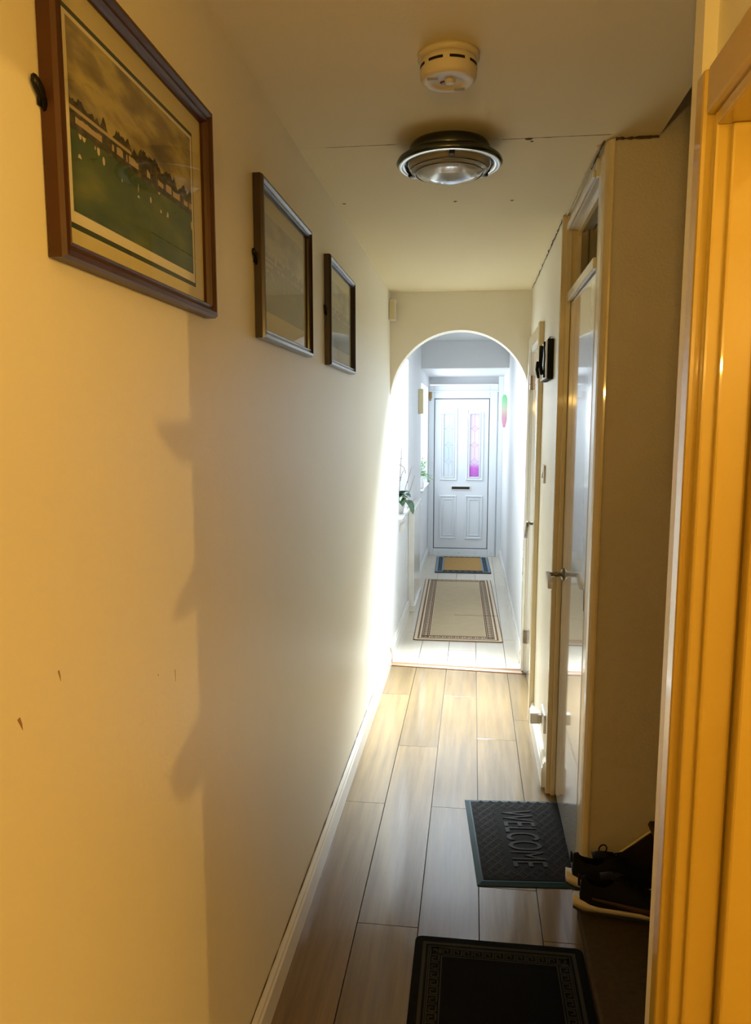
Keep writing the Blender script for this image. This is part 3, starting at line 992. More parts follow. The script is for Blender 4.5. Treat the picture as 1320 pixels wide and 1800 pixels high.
# ------------------------------------------------------------------ smoke alarm
sx, sy = -0.068, 1.80
sa = empty('smoke_alarm', (sx, sy, CZ), 'round cream smoke alarm on the ceiling', 'smoke alarm')
bm = bmesh.new(); lathe(bm, [(0, 0), (0.069, 0), (0.069, -0.008), (0.062, -0.012), (0, -0.012)], (0, 0, 1), (sx, sy, CZ), 40)
link(bm, 'base_plate', 'aged_plastic', sa, True)
bm = bmesh.new(); lathe(bm, [(0, -0.012), (0.0615, -0.012), (0.0625, -0.020), (0.0625, -0.046), (0.060, -0.052), (0.054, -0.055), (0.036, -0.0565), (0.034, -0.0535), (0.0, -0.0535)], (0, 0, 1), (sx, sy, CZ), 40)
body = link(bm, 'body', 'aged_plastic', sa, True)
for k in range(8):
    bm = bmesh.new()
    a0 = math.radians(45 * k + 4); a1 = math.radians(45 * k + 36)
    n = 6
    rr = 0.0632
    for j in range(n):
        t0, t1 = a0 + (a1 - a0) * j / n, a0 + (a1 - a0) * (j + 1) / n
        q = [(rr, t0, -0.024), (rr, t1, -0.024), (rr, t1, -0.030), (rr, t0, -0.030)]
        bm.faces.new([bm.verts.new((sx + r * math.cos(t), sy + r * math.sin(t), CZ + z)) for r, t, z in q])
        q = [(rr - .004, t0, -0.024), (rr - .004, t1, -0.024), (rr - .004, t1, -0.030), (rr - .004, t0, -0.030)]
        bm.faces.new([bm.verts.new((sx + r * math.cos(t), sy + r * math.sin(t), CZ + z)) for r, t, z in q])
    link(bm, 'vent_slot', 'dark_hole', body)
bm = bmesh.new(); lathe(bm, [(0.012, -0.0535), (0.012, -0.058), (0.009, -0.060), (0, -0.0605)], (0, 0, 1), (sx + 0.004, sy - 0.006, CZ), 20)
link(bm, 'test_button', 'aged_plastic', body, True)
bm = bmesh.new(); lathe(bm, [(0.009, -0.0535), (0.009, -0.0545), (0, -0.0548)], (0, 0, 1), (sx - 0.010, sy + 0.004, CZ), 16)
link(bm, 'indicator', 'maroon', body, True)
box('rating_label', sx + 0.012, sx + 0.036, sy + 0.030, sy + 0.042, CZ - 0.0572, CZ - 0.0560, 'label_paper', body)
bm = bmesh.new(); bx(bm, sx - 0.046, sx - 0.022, sy - 0.028, sy - 0.018, CZ - 0.0568, CZ - 0.0558, mtx=None)
link(bm, 'rating_label', 'label_paper', body)

# ------------------------------------------------------------------ ceiling light
lx, ly = -0.083, 2.345
cl = empty('ceiling_light', (lx, ly, CZ), 'round flush ceiling light with dark metal rim and clear ribbed dome', 'ceiling light')
bm = bmesh.new(); lathe(bm, [(0, 0), (0.112, 0), (0.118, -0.010), (0.118, -0.046), (0, -0.046)], (0, 0, 1), (lx, ly, CZ), 48)
link(bm, 'base_pan', 'gunmetal', cl, True)
bm = bmesh.new(); lathe(bm, [(0.118, -0.034), (0.140, -0.036), (0.152, -0.044), (0.156, -0.053), (0.150, -0.060), (0.140, -0.062), (0.126, -0.054), (0.124, -0.046), (0.118, -0.040)], (0, 0, 1), (lx, ly, CZ), 56)
link(bm, 'rim', 'gunmetal', cl, True)
bm = bmesh.new(); lathe(bm, [(0.1495, -0.0605), (0.140, -0.0635), (0.127, -0.056), (0.1262, -0.0545), (0.139, -0.0615), (0.149, -0.0590)], (0, 0, 1), (lx, ly, CZ), 56)
link(bm, 'reflector_ring', 'chrome', cl, True)
bm = bmesh.new()
prof = []
for k in range(15):
    a = (math.pi / 2) * k / 14
    r = 0.124 * math.cos(a)
    hgt = -0.050 - 0.050 * math.sin(a) + (0.0012 * math.cos(k * math.pi) if 0 < k < 14 else 0)
    prof.append((r if k < 14 else 0, hgt))
lathe(bm, prof, (0, 0, 1), (lx, ly, CZ), 48)
m = mat('dome_glass', (0.50, 0.46, 0.37), 0.10, coat=0.6, trans=0.35, spec=0.6)
link(bm, 'dome', 'dome_glass', cl, True)
for rr, hh in ((0.112, -0.0725), (0.100, -0.0805)):
    bm = bmesh.new()
    tube(bm, [(lx + rr * math.cos(2 * math.pi * k / 48), ly + rr * math.sin(2 * math.pi * k / 48), CZ + hh) for k in range(49)], 0.0016, 5, cap=False)
    link(bm, 'dome_rib', 'gunmetal', cl, True)
for a in (35, 155, 275):
    t = math.radians(a)
    bm = bmesh.new()
    bx(bm, 0.116, 0.136, -0.008, 0.008, -0.070, -0.050, 0.003, Matrix.Translation((lx, ly, CZ)) @ Matrix.Rotation(t, 4, 'Z'))
    link(bm, 'clip', 'black_metal', cl)

# ------------------------------------------------------------------ small wall things
al = empty('alarm_sensor', (LX, 4.78, 2.23), 'small cream alarm sensor box high in the corner beside the arch', 'sensor')
box('case', LX + 0.001, LX + 0.042, 4.745, 4.820, 2.230, 2.355, 'aged_plastic', al, bev=0.006)
box('lens', LX + 0.012, LX + 0.032, 4.7425, 4.7455, 2.245, 2.34, 'cream_card', al)

pq = empty('wall_plaque', (RX, 3.55, 1.79), 'black plaque with white figures hung on the right wall', 'plaque')
bd = box('board', 0.318, RX - 0.001, 3.43, 3.72, 1.790, 1.965, 'plaque_black', pq, bev=0.004)
bm = bmesh.new()
tube(bm, [(0.33, 3.50, 1.965), (0.338, 3.55, 1.985), (0.338, 3.60, 1.985), (0.33, 3.66, 1.965)], 0.003, 6)
link(bm, 'hanging_wire', 'black_metal', pq, True)
def squiggle(pts, m, r, nm):
    bm = bmesh.new()
    tube(bm, pts, r, 7)
    link(bm, nm, m, pq, True)
box('white_panel', 0.3125, 0.3178, 3.436, 3.714, 1.796, 1.959, 'plaque_white', pq)
squiggle([(0.308, 3.47, 1.80), (0.311, 3.49, 1.85), (0.311, 3.47, 1.89), (0.311, 3.50, 1.93), (0.308, 3.48, 1.955)], 'plaque_black', 0.005, 'black_figure')
squiggle([(0.306, 3.56, 1.82), (0.300, 3.58, 1.86), (0.300, 3.555, 1.90), (0.304, 3.59, 1.945)], 'plaque_black', 0.009, 'black_figure')
squiggle([(0.314, 3.65, 1.80), (0.309, 3.64, 1.84), (0.309, 3.67, 1.88), (0.312, 3.66, 1.92)], 'plaque_white', 0.009, 'white_figure')
squiggle([(0.302, 3.68, 1.81), (0.294, 3.69, 1.85), (0.297, 3.68, 1.885)], 'plaque_black', 0.008, 'black_figure')

sw = empty('light_switch', (RX, 3.70, 1.31), 'white light switch on the right wall below the black plaque', 'switch')
box('plate', 0.3355, RX - 0.0005, 3.655, 3.740, 1.312, 1.397, 'white_plastic', sw, bev=0.003)
bm = bmesh.new()
prism(bm, [(0.3355, 1.335), (0.3285, 1.338), (0.333, 1.362), (0.3345, 1.375)], 3.685, 3.712, 'xz')
link(bm, 'rocker', 'white_plastic', sw)

so = empty('wall_socket', (RX, 3.34, 0.21), 'white double power socket low on the right wall', 'socket')
box('plate', 0.3345, RX - 0.0005, 3.30, 3.446, 0.212, 0.298, 'white_plastic', so, bev=0.003)
box('switch_rocker', 0.3315, 0.3346, 3.355, 3.367, 0.272, 0.287, 'white_plastic', so)
box('switch_rocker', 0.3315, 0.3346, 3.380, 3.392, 0.272, 0.287, 'white_plastic', so)
pg = empty('plug', (0.32, 3.41, 0.22), 'white plug pushed into the wall socket', 'plug')
bm = bmesh.new()
bx(bm, 0.284, 0.331, 3.402, 3.445, 0.214, 0.266, 0.008, seg=3)
link(bm, 'plug_body', 'white_plastic', pg, True)
bm = bmesh.new(); bx(bm, 0.318, 0.3342, 3.398, 3.449, 0.220, 0.262, 0.004)
link(bm, 'plug_base', 'aged_plastic', pg)

pl2 = box('cream_plaque', LX + 0.001, LX + 0.042, 7.36, 7.48, 1.685, 1.925, 'cream_card', bev=0.004)
tag(pl2, 'narrow cream box on the far left hall wall before the porch window', 'wall box')
ch = empty('door_charm', (-0.50, DOOR_Y - 0.025, 1.86), 'small brown wooden charm on the top left of the entrance door frame', 'charm')
box('tablet', -0.527, -0.492, DOOR_Y - 0.042, DOOR_Y - 0.0335, 1.880, 1.960, 'charm_brown', ch, bev=0.003)
bm = bmesh.new(); lathe(bm, [(0, 0.022), (0.008, 0.016), (0.010, 0.006), (0.006, 0), (0, 0)], (0, 0, 1), (-0.508, DOOR_Y - 0.038, 1.857), 12)
link(bm, 'bell', 'charm_brown', ch, True)

# green-to-pink glass strip hung on the right hall wall
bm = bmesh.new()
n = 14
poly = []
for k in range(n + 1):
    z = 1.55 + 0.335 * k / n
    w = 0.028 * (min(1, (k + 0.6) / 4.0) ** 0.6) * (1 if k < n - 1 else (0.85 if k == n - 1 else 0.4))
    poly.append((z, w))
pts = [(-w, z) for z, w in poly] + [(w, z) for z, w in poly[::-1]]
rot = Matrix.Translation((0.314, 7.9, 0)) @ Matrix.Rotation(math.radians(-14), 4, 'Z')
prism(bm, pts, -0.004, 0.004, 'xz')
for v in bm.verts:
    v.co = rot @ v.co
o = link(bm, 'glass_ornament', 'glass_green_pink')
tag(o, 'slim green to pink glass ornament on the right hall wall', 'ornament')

# ------------------------------------------------------------------ rugs and mats
def mat_frame(cx, cy, rot):
    return Matrix.Translation((cx, cy, 0)) @ Matrix.Rotation(rot, 4, 'Z')

def slab(name, T, w, l, z0, z1, m, parent, r=0.0, n=5, kind=None):
    """rounded rectangle plate centred in frame T"""
    pts = []
    if r > 0:
        for sx_, sy_, a0 in ((1, 1, 0), (-1, 1, 90), (-1, -1, 180), (1, -1, 270)):
            for k in range(n + 1):
                a = math.radians(a0 + 90 * k / n)
                pts.append((sx_ * (w / 2 - r) + r * math.cos(a), sy_ * (l / 2 - r) + r * math.sin(a)))
    else:
        pts = [(w / 2, l / 2), (-w / 2, l / 2), (-w / 2, -l / 2), (w / 2, -l / 2)]
    bm = bmesh.new()
    prism(bm, pts, z0, z1, 'xy')
    for v in bm.verts:
        v.co = T @ v.co
    return link(bm, name, m, parent, kind=kind)

def ring(name, T, w, l, t, z0, z1, m, parent):
    bm = bmesh.new()
    for a in ((-w / 2, w / 2, l / 2 - t, l / 2), (-w / 2, w / 2, -l / 2, -l / 2 + t), (-w / 2, -w / 2 + t, -l / 2 + t, l / 2 - t), (w / 2 - t, w / 2, -l / 2 + t, l / 2 - t)):
        bx(bm, *a, z0, z1)
    for v in bm.verts:
        v.co = T @ v.co
    return link(bm, name, m, parent)

def keys(bm, T, x0, y0, x1, y1, s, lw, z0, z1):
    """Greek key run from (x0,y0) to (x1,y1); s = band height, band lies to the left"""
    d = Vector((x1 - x0, y1 - y0, 0)); L = d.length; d.normalize()
    nrm = Vector((-d.y, d.x, 0))
    cells = max(1, round(L / (s * 1.2)))
    cw = L / cells
    def bar(u0, v0, u1, v1):
        ua, ub = min(u0, u1) - lw / 2, max(u0, u1) + lw / 2
        va, vb = min(v0, v1) - lw / 2, max(v0, v1) + lw / 2
        P = [Vector((x0, y0, 0)) + d * u + nrm * v for u, v in ((ua, va), (ub, va), (ub, vb), (ua, vb))]
        lo = [bm.verts.new(T @ Vector((p.x, p.y, z0))) for p in P]
        hi = [bm.verts.new(T @ Vector((p.x, p.y, z1))) for p in P]
        bm.faces.new(hi)
        for i in range(4):
            bm.faces.new((lo[i], lo[(i + 1) % 4], hi[(i + 1) % 4], hi[i]))
    for c in range(cells):
        u = c * cw
        bar(u, 0, u, s)
        bar(u, s, u + cw * .78, s)
        bar(u + cw * .78, s * .28, u + cw * .78, s)
        bar(u + cw * .34, s * .28, u + cw * .78, s * .28)
        bar(u + cw * .34, s * .28, u + cw * .34, s * .62)
    bar(0, 0, L, 0)

# hall runner
T = mat_frame(-0.109, 6.520, math.radians(1.15))
ru = empty('hall_runner', (-0.109, 6.52, 0), 'beige runner rug with brown Greek key border in the bright hall', 'rug')
Wd, Ln = 0.662, 2.21
slab('binding', T, Wd, Ln, 0.0007, 0.006, 'rug_brown', ru, 0.02)
slab('outer_band', T, Wd - 0.014, Ln - 0.014, 0.006, 0.0072, 'rug_cream', ru, 0.015)
ring('stripe', T, Wd - 0.06, Ln - 0.06, 0.014, 0.0072, 0.0078, 'rug_brown', ru)
bm = bmesh.new()
hw, hl, s = Wd / 2 - 0.062, Ln / 2 - 0.062, 0.042
for a in ((-hw, -hl, hw, -hl), (hw, -hl, hw, hl), (hw, hl, -hw, hl), (-hw, hl, -hw, -hl)):
    keys(bm, T, *a, s, 0.008, 0.0072, 0.0079)
link(bm, 'key_border', 'rug_brown', ru, kind='stuff')
ring('stripe', T, Wd - 0.222, Ln - 0.222, 0.010, 0.0072, 0.0078, 'rug_brown', ru)
slab('field', T, Wd - 0.250, Ln - 0.250, 0.0072, 0.0080, 'rug_beige', ru)
# fold line across the runner
bm = bmesh.new(); bx(bm, -0.03, Wd / 2 - 0.004, -0.002, 0.002, 0.0079, 0.0092)
for v in bm.verts: v.co = T @ (v.co + Vector((0, -0.36, 0)))
link(bm, 'crease', 'rug_brown', ru)

# coir doormat at the entrance
T = mat_frame(-0.096, 8.44, math.radians(1.3))
dm = empty('coir_doormat', (-0.096, 8.44, 0), 'tan coir doormat with blue-grey border at the entrance door', 'doormat')
Wd, Ln = 0.602, 0.94
slab('backing', T, Wd, Ln, 0.0007, 0.010, 'mat_navy', dm, 0.006)
slab('border', T, Wd - 0.012, Ln - 0.02, 0.010, 0.0125, 'mat_blue', dm)
bm = bmesh.new()
for sgn in (-1, 1):
    for k in range(10):
        yc = -Ln / 2 + 0.07 + k * (Ln - 0.14) / 9
        pts = []
        for j in range(11):
            a = 2 * math.pi * j / 10
            pts.append(T @ Vector((sgn * (Wd / 2 - 0.052) + 0.020 * math.cos(a), yc + 0.032 * math.sin(a), 0.0128)))
        tube(bm, pts, 0.006, 4, cap=False)
for sgn in (-1, 1):
    for k in range(7):
        xc = -Wd / 2 + 0.11 + k * (Wd - 0.22) / 6
        pts = [T @ Vector((xc + 0.028 * math.cos(2 * math.pi * j / 10), sgn * (Ln / 2 - 0.040) + 0.014 * math.sin(2 * math.pi * j / 10), 0.0128)) for j in range(11)]
        tube(bm, pts, 0.006, 4, cap=False)
link(bm, 'scroll_border', 'mat_navy', dm, kind='stuff')
slab('coir_field', T, Wd - 0.185, Ln - 0.16, 0.0125, 0.019, 'coir', dm)

# welcome mat
wr = math.radians(4.8)
org = Vector((0.015, 2.755, 0))
T = Matrix.Translation(org) @ Matrix.Rotation(wr, 4, 'Z')
wm = empty('welcome_mat', tuple(org), 'dark rubber welcome mat with diamond ribs by the glossy door', 'doormat')
Wd, Ln = 0.395, 0.60
TT = T @ Matrix.Translation((Wd / 2, 0, 0))
bm = bmesh.new()
lo = [(-Wd / 2, -Ln / 2), (Wd / 2, -Ln / 2), (Wd / 2, Ln / 2), (-Wd / 2, Ln / 2)]
b_ = 0.018
hi = [(-Wd / 2 + b_, -Ln / 2 + b_), (Wd / 2 - b_ * .3, -Ln / 2 + b_), (Wd / 2 - b_ * .3, Ln / 2 - b_), (-Wd / 2 + b_, Ln / 2 - b_)]
A = [bm.verts.new(TT @ Vector((x, y, 0.0007))) for x, y in lo]
C_ = [bm.verts.new(TT @ Vector((x, y, 0.003))) for x, y in lo]
B = [bm.verts.new(TT @ Vector((x, y, 0.009))) for x, y in hi]
bm.faces.new(A[::-1])
for i in range(4):
    j = (i + 1) % 4
    bm.faces.new((A[i], A[j], C_[j], C_[i]))
    bm.faces.new((C_[i], C_[j], B[j], B[i]))
bm.faces.new(B)
link(bm, 'rubber_base', 'rubber_teal', wm)
slab('field', TT @ Matrix.Translation((0.005, 0, 0)), Wd - 0.036, Ln - 0.052, 0.009, 0.0105, 'rubber_brown', wm)
# diamond ribs around the lettering
bm = bmesh.new()
px_, py_ = 0.040, 0.048
def rib(p, q, w=0.0016):
    tube(bm, [TT @ Vector((p[0], p[1], 0.0108)), TT @ Vector((q[0], q[1], 0.0108))], w, 4, cap=False)
nx, ny = 8, 11
for i in range(nx):
    for j in range(ny):
        for off in (0, 1):
            x = -Wd / 2 + 0.045 + (i + off * .5) * px_
            y = -Ln / 2 + 0.055 + (j + off * .5) * py_
            if abs(x) > Wd / 2 - 0.026 or abs(y) > Ln / 2 - 0.04: continue
            if -0.075 < x < 0.085 and -0.205 < y < 0.215: continue
            for k in (1.0, 0.52):
                a, c = px_ / 2 * k * .93, py_ / 2 * k * .93
                V = [(x - a, y), (x, y + c), (x + a, y), (x, y - c)]
                for n_ in range(4):
                    rib(V[n_], V[(n_ + 1) % 4], 0.0016 if k == 1 else 0.0012)
link(bm, 'diamond_ribs', 'rubber_rib', wm, kind='stuff')
tcu = bpy.data.curves.new('welcome', 'FONT')
tcu.body = 'WELCOME'
tcu.size = 0.1
tcu.extrude = 0.0015
tcu.offset = 0.0
tcu.align_x = 'CENTER'; tcu.align_y = 'CENTER'
to = bpy.data.objects.new('tmp_text', tcu)
COL.objects.link(to)
bpy.context.view_layer.update()
me = bpy.data.meshes.new_from_object(to.evaluated_get(bpy.context.evaluated_depsgraph_get()))
bpy.data.objects.remove(to)
xs = [v.co.x for v in me.vertices]; ys = [v.co.y for v in me.vertices]
fx = 0.40 / (max(xs) - min(xs)); fy = 0.125 / (max(ys) - min(ys))
cx0, cy0 = (max(xs) + min(xs)) / 2, (max(ys) + min(ys)) / 2
bm = bmesh.new(); bm.from_mesh(me)
for v in bm.verts:
    a, b = (v.co.x - cx0) * fx, (v.co.y - cy0) * fy
    v.co = TT @ Vector((b + 0.005, -a + 0.005, 0.012 + v.co.z))
link(bm, 'lettering', 'rubber_rib', wm)

# near mat with dark key border
T = mat_frame(0.103, 1.795, math.radians(0.2))
nm = empty('key_border_mat', (0.103, 1.795, 0), 'nearest black mat with grey Greek key border', 'mat')
Wd, Ln = 0.508, 0.75
slab('edge', T, Wd, Ln, 0.0008, 0.007, 'mat_black', nm, 0.022)
ring('line', T, Wd - 0.050, Ln - 0.050, 0.010, 0.007, 0.0076, 'mat_grey', nm)
ring('line', T, Wd - 0.084, Ln - 0.084, 0.003, 0.007, 0.0076, 'mat_grey', nm)
bm = bmesh.new()
hw, hl, s = Wd / 2 - 0.049, Ln / 2 - 0.049, 0.027
for a in ((-hw, -hl, hw, -hl), (hw, -hl, hw, hl), (hw, hl, -hw, hl), (-hw, hl, -hw, -hl)):
    keys(bm, T, *a, s, 0.0042, 0.007, 0.0077)
link(bm, 'key_border', 'mat_grey', nm, kind='stuff')
ring('line', T, Wd - 0.164, Ln - 0.164, 0.0035, 0.007, 0.0077, 'mat_grey', nm)
slab('field', T, Wd - 0.172, Ln - 0.172, 0.007, 0.0076, 'mat_field', nm)

# ------------------------------------------------------------------ shoes on the bottom step
def shoe(name, hx, hy, z0, ang, label, mirror=1, stripe=False):
    """trainer: heel at (hx,hy), toe along +X rotated by ang"""
    T = Matrix.Translation((hx, hy, z0)) @ Matrix.Rotation(ang, 4, 'Z')
    root = empty(name, (hx, hy, z0), label, 'shoe', 'trainers on the bottom step')
    L = 0.285
    def halfw(t):
        w = 0.030 + 0.018 * math.sin(min(1, t / .75) * math.pi / 2)
        if t < .12: w *= (t / .12 * .55 + .45)
        if t > .72: w *= math.sqrt(max(0.0, 1 - ((t - .72) / .285) ** 2))
        return max(w, 0.004)
    def bend(t):
        return mirror * 0.010 * math.sin(t * math.pi)
    def top(t):
        P = [(0, .078), (.06, .088), (.14, .074), (.26, .070), (.36, .088), (.44, .093), (.55, .076), (.70, .055), (.85, .045), (1, .026)]
        for (a, ha), (b, hb) in zip(P, P[1:]):
            if a <= t <= b:
                u = (t - a) / (b - a)
                u = u * u * (3 - 2 * u)
                return ha + (hb - ha) * u
        return .03
    def toe_spring(t):
        return 0.012 * max(0, (t - .7) / .3) ** 2 + 0.006 * max(0, (.1 - t) / .1) ** 2
    ns, nr = 26, 16
    # upper
    bm = bmesh.new()
    rings = []
    for i in range(ns + 1):
        t = i / ns
        w, h = halfw(t) * 0.93, top(t)
        zb = 0.022 + toe_spring(t)
        row = []
        for j in range(nr + 1):
            a = math.pi * j / nr
            ca, sa_ = math.cos(a), math.sin(a)
            yy = w * (abs(ca) ** 0.75) * (1 if ca > 0 else -1)
            zz = zb + (h) * (sa_ ** 0.62)
            taper = 1 - 0.25 * (zz - zb) / 0.09
            row.append(bm.verts.new(T @ Vector((0.004 + t * (L - 0.010) + (0.006 if t < .05 else 0) * (zz / .1), bend(t) + yy * taper, zz))))
        rings.append(row)
    for i in range(ns):
        t = (i + .5) / ns
        for j in range(nr):
            if .06 < t < .35 and 5 <= j <= nr - 6:
                continue
            bm.faces.new((rings[i][j], rings[i][j + 1], rings[i + 1][j + 1], rings[i + 1][j]))
    bm.faces.new(rings[0][::-1]); bm.faces.new(rings[-1])
    up = link(bm, 'upper', 'shoe_black', root, True)
    so_ = up.modifiers.new('thickness', 'SOLIDIFY'); so_.thickness = 0.004; so_.offset = -1
    # midsole and outsole
    def soleloft(nm_, z0_, z1_, grow, m):
        bm = bmesh.new()
        lo, hi = [], []
        for i in range(ns + 1):
            t = i / ns
            for lst, zz, g in ((lo, z0_, grow * .7), (hi, z1_, grow)):
                z = zz + toe_spring(t) + (0.012 * max(0, (.25 - t) / .25) if zz == z1_ and nm_ == 'midsole' else 0)
                lst.append((bm.verts.new(T @ Vector((-0.006 * (1 - t) * 2 * (1 if t < .5 else 0) + t * L, bend(t) + halfw(t) * g, z))),
                            bm.verts.new(T @ Vector((-0.006 * (1 - t) * 2 * (1 if t < .5 else 0) + t * L, bend(t) - halfw(t) * g, z)))))
        for i in range(ns):
            for s_ in (0, 1):
                bm.faces.new((lo[i][s_], lo[i + 1][s_], hi[i + 1][s_], hi[i][s_]))
            bm.faces.new((lo[i][0], lo[i + 1][0], lo[i + 1][1], lo[i][1]))
            bm.faces.new((hi[i][0], hi[i + 1][0], hi[i + 1][1], hi[i][1]))
        for e in (0, ns):
            bm.faces.new((lo[e][0], lo[e][1], hi[e][1], hi[e][0]))
        link(bm, nm_, m, root, True)
    soleloft('midsole', 0.009, 0.030, 1.06, 'shoe_sole')
    soleloft('outsole', 0.001, 0.009, 1.02, 'shoe_outsole')
    # tongue
    bm = bmesh.new()
    g = []
    for i in range(7):
        t = .30 + .30 * i / 6
        zc = 0.022 + top(t) + (0.016 - 0.004 * i if i < 4 else 0.002)
        g.append([bm.verts.new(T @ Vector((t * L - (0.022 if i == 0 else 0.010 if i == 1 else 0), bend(t) + s_ * 0.019, zc - 0.007 * abs(s_) ** 2))) for s_ in (-1, -.5, 0, .5, 1)])
    for a, b in zip(g, g[1:]):
        for k in range(4):
            bm.faces.new((a[k], a[k + 1], b[k + 1], b[k]))
    tg = link(bm, 'tongue', 'shoe_black', root, True)
    tg.modifiers.new('thickness', 'SOLIDIFY').thickness = 0.004
    # laces
    bm = bmesh.new()
    for k in range(5):
        t = .42 + k * .055
        z = 0.024 + top(t) + 0.004
        for s_ in (1, -1):
            tube(bm, [T @ Vector((t * L, bend(t) + s_ * .022, z - .012)), T @ Vector(((t + .02) * L, bend(t), z + .002)), T @ Vector(((t + .045) * L, bend(t) - s_ * .022, z - .016))], 0.0022, 5)
    t = .40
    zc = 0.022 + top(t) + 0.006
    for s_ in (1, -1):
        pts = [T @ Vector((t * L + 0.012 * math.cos(a) * (1 if s_ > 0 else 1.6) - 0.012 * s_ * 1.3, bend(t) + s_ * (0.012 + 0.010 * math.sin(a)), zc + 0.006 + 0.009 * math.sin(a + .6))) for a in [2 * math.pi * k / 12 for k in range(13)]]
        tube(bm, pts, 0.0022, 5)
    link(bm, 'laces', 'lace_black', root, True)
    # pull tab at the heel
    bm = bmesh.new()
    bx(bm, 0.000, 0.007, bend(0) - 0.008, bend(0) + 0.008, 0.078, 0.108, 0.002, T)
    link(bm, 'heel_tab', 'shoe_black', root, True)
    if stripe:
        bm = bmesh.new()
        rows = []
        for i in range(10):
            t = .14 + .6 * i / 9
            w = halfw(t) * 0.965
            zb = 0.034 + 0.004 * (1 - t) * 6
            wd = 0.006 + 0.014 * (i / 9) ** 1.3
            rows.append([bm.verts.new(T @ Vector((t * L, bend(t) - w * (1 - .02 * q), zb - .012 * i / 9 + q * wd))) for q in (0, 1)])
        for a, b in zip(rows, rows[1:]):
            bm.faces.new((a[0], a[1], b[1], b[0]))
        st_ = link(bm, 'side_panel', 'shoe_brown', root, True)
        st_.modifiers.new('thickness', 'SOLIDIFY').thickness = 0.003

shoe('trainer', 0.333, 2.155, 0.150, math.radians(-5), 'nearer black trainer with pale sole on the bottom step', 1, True)
shoe('trainer', 0.326, 2.276, 0.150, math.radians(0), 'black trainer standing against the wall, behind the nearer one', -1)

# ------------------------------------------------------------------ plants
def leaf_blade(bm, base, tip, width, sag, curl=0.25, n=10, up=Vector((0, 0, 1))):
    base, tip = Vector(base), Vector(tip)
    d = tip - base
    side = d.cross(up)
    side = side.normalized() if side.length > 1e-4 else Vector((1, 0, 0))
    nrm = side.cross(d).normalized()
    rows = []
    for i in range(n + 1):
        t = i / n
        w = width * (math.sin(math.pi * min(1, (t * .92 + .06))) ** 0.6) * (1 if t < 1 else 0.05)
        c = base + d * t + nrm * (sag * math.sin(math.pi * t))
        rows.append([bm.verts.new(c + side * (w / 2 * s) + nrm * (curl * w * abs(s) ** 2)) for s in (-1, -.5, 0, .5, 1)])
    for a, b in zip(rows, rows[1:]):
        for k in range(4):
            bm.faces.new((a[k], a[k + 1], b[k + 1], b[k]))

oy = 5.80
orx = -0.535
zsill = W1[2] + 0.0205
orc = empty('orchid', (orx, oy, zsill), 'potted orchid with broad dark green leaves and bare stems on the hall window sill', 'plant')
bm = bmesh.new()
lathe(bm, [(0, 0.0), (0.040, 0.0), (0.052, 0.075), (0.056, 0.078), (0.056, 0.088), (0.051, 0.088), (0.047, 0.070), (0, 0.070)], (0, 0, 1), (orx - 0.035, oy, zsill), 28)
link(bm, 'pot', 'pot_white', orc, True)
bm = bmesh.new(); lathe(bm, [(0.046, 0.069), (0.045, 0.078), (0.02, 0.084), (0, 0.085)], (0, 0, 1), (orx - 0.035, oy, zsill), 20)
link(bm, 'bark', 'soil', orc)
c0 = Vector((orx - 0.030, oy, zsill + 0.09))
for tip, w, sg, m, cu in (((0.120, -0.10, -0.085), 0.074, 0.055, 'leaf_dark', .10), ((0.045, -0.15, -0.020), 0.070, 0.045, 'leaf_dark', .12), ((0.10, -0.10, 0.045), 0.066, 0.04, 'leaf_blue', .2), ((0.02, -0.17, 0.012), 0.070, 0.045, 'leaf_dark', .2), ((0.085, -0.06, 0.085), 0.075, 0.03, 'leaf_blue', .25), ((0.075, 0.02, 0.02), 0.07, 0.03, 'leaf_blue', .2), ((-0.09, 0.09, 0.03), 0.06, 0.03, 'leaf_dark', .2), ((-0.02, -0.12, 0.075), 0.06, 0.03, 'leaf_blue', .25)):
    bm = bmesh.new()
    leaf_blade(bm, c0, c0 + Vector(tip), w, sg, cu)
    o = link(bm, 'leaf', m, orc, True)
    o.modifiers.new('thickness', 'SOLIDIFY').thickness = 0.0018
for pts in ([(0, 0, 0), (0.008, -.01, .16), (0.016, -.01, .31), (0.02, -.01, .41)],
            [(0.03, 0, .02), (0.055, -.01, .12), (0.085, -.01, .22), (0.102, -.01, .285)],
            [(0.01, 0, .16), (0.02, 0, .21), (0.035, 0, .245)],
            [(0.05, .02, .02), (0.09, .02, .10), (0.118, .02, .205)],
            [(-.01, 0, .02), (-.02, -.01, .12), (-.012, -.01, .20)],
            [(-.03, 0, .285), (0.01, 0, .285), (0.04, 0, .265), (0.052, 0, .22)]):
    bm = bmesh.new()
    tube(bm, [c0 + Vector(p) for p in pts], 0.0022, 6)
    link(bm, 'stem', 'stem_brown', orc, True)
for p in ((0.0185, -.01, .335), (0.010, -.01, .19), (0.066, -.01, .155)):
    bm = bmesh.new()
    bmesh.ops.create_icosphere(bm, subdivisions=1, radius=0.0055, matrix=Matrix.Translation(c0 + Vector(p)))
    link(bm, 'bud_node', 'stem_brown', orc, True)
for pts in ([(0.02, -.06, .03), (0.06, -.08, .02), (0.09, -.09, -.02), (0.07, -.10, -.05)], [(0, -.05, .05), (0.02, -.09, .03), (-.01, -.12, .01)], [(0.03, -.05, .045), (0.05, -.08, .045), (0.075, -.09, .02)]):
    bm = bmesh.new()
    tube(bm, [c0 + Vector(p) for p in pts], 0.003, 6)
    link(bm, 'aerial_root', 'root_cream', orc, True)

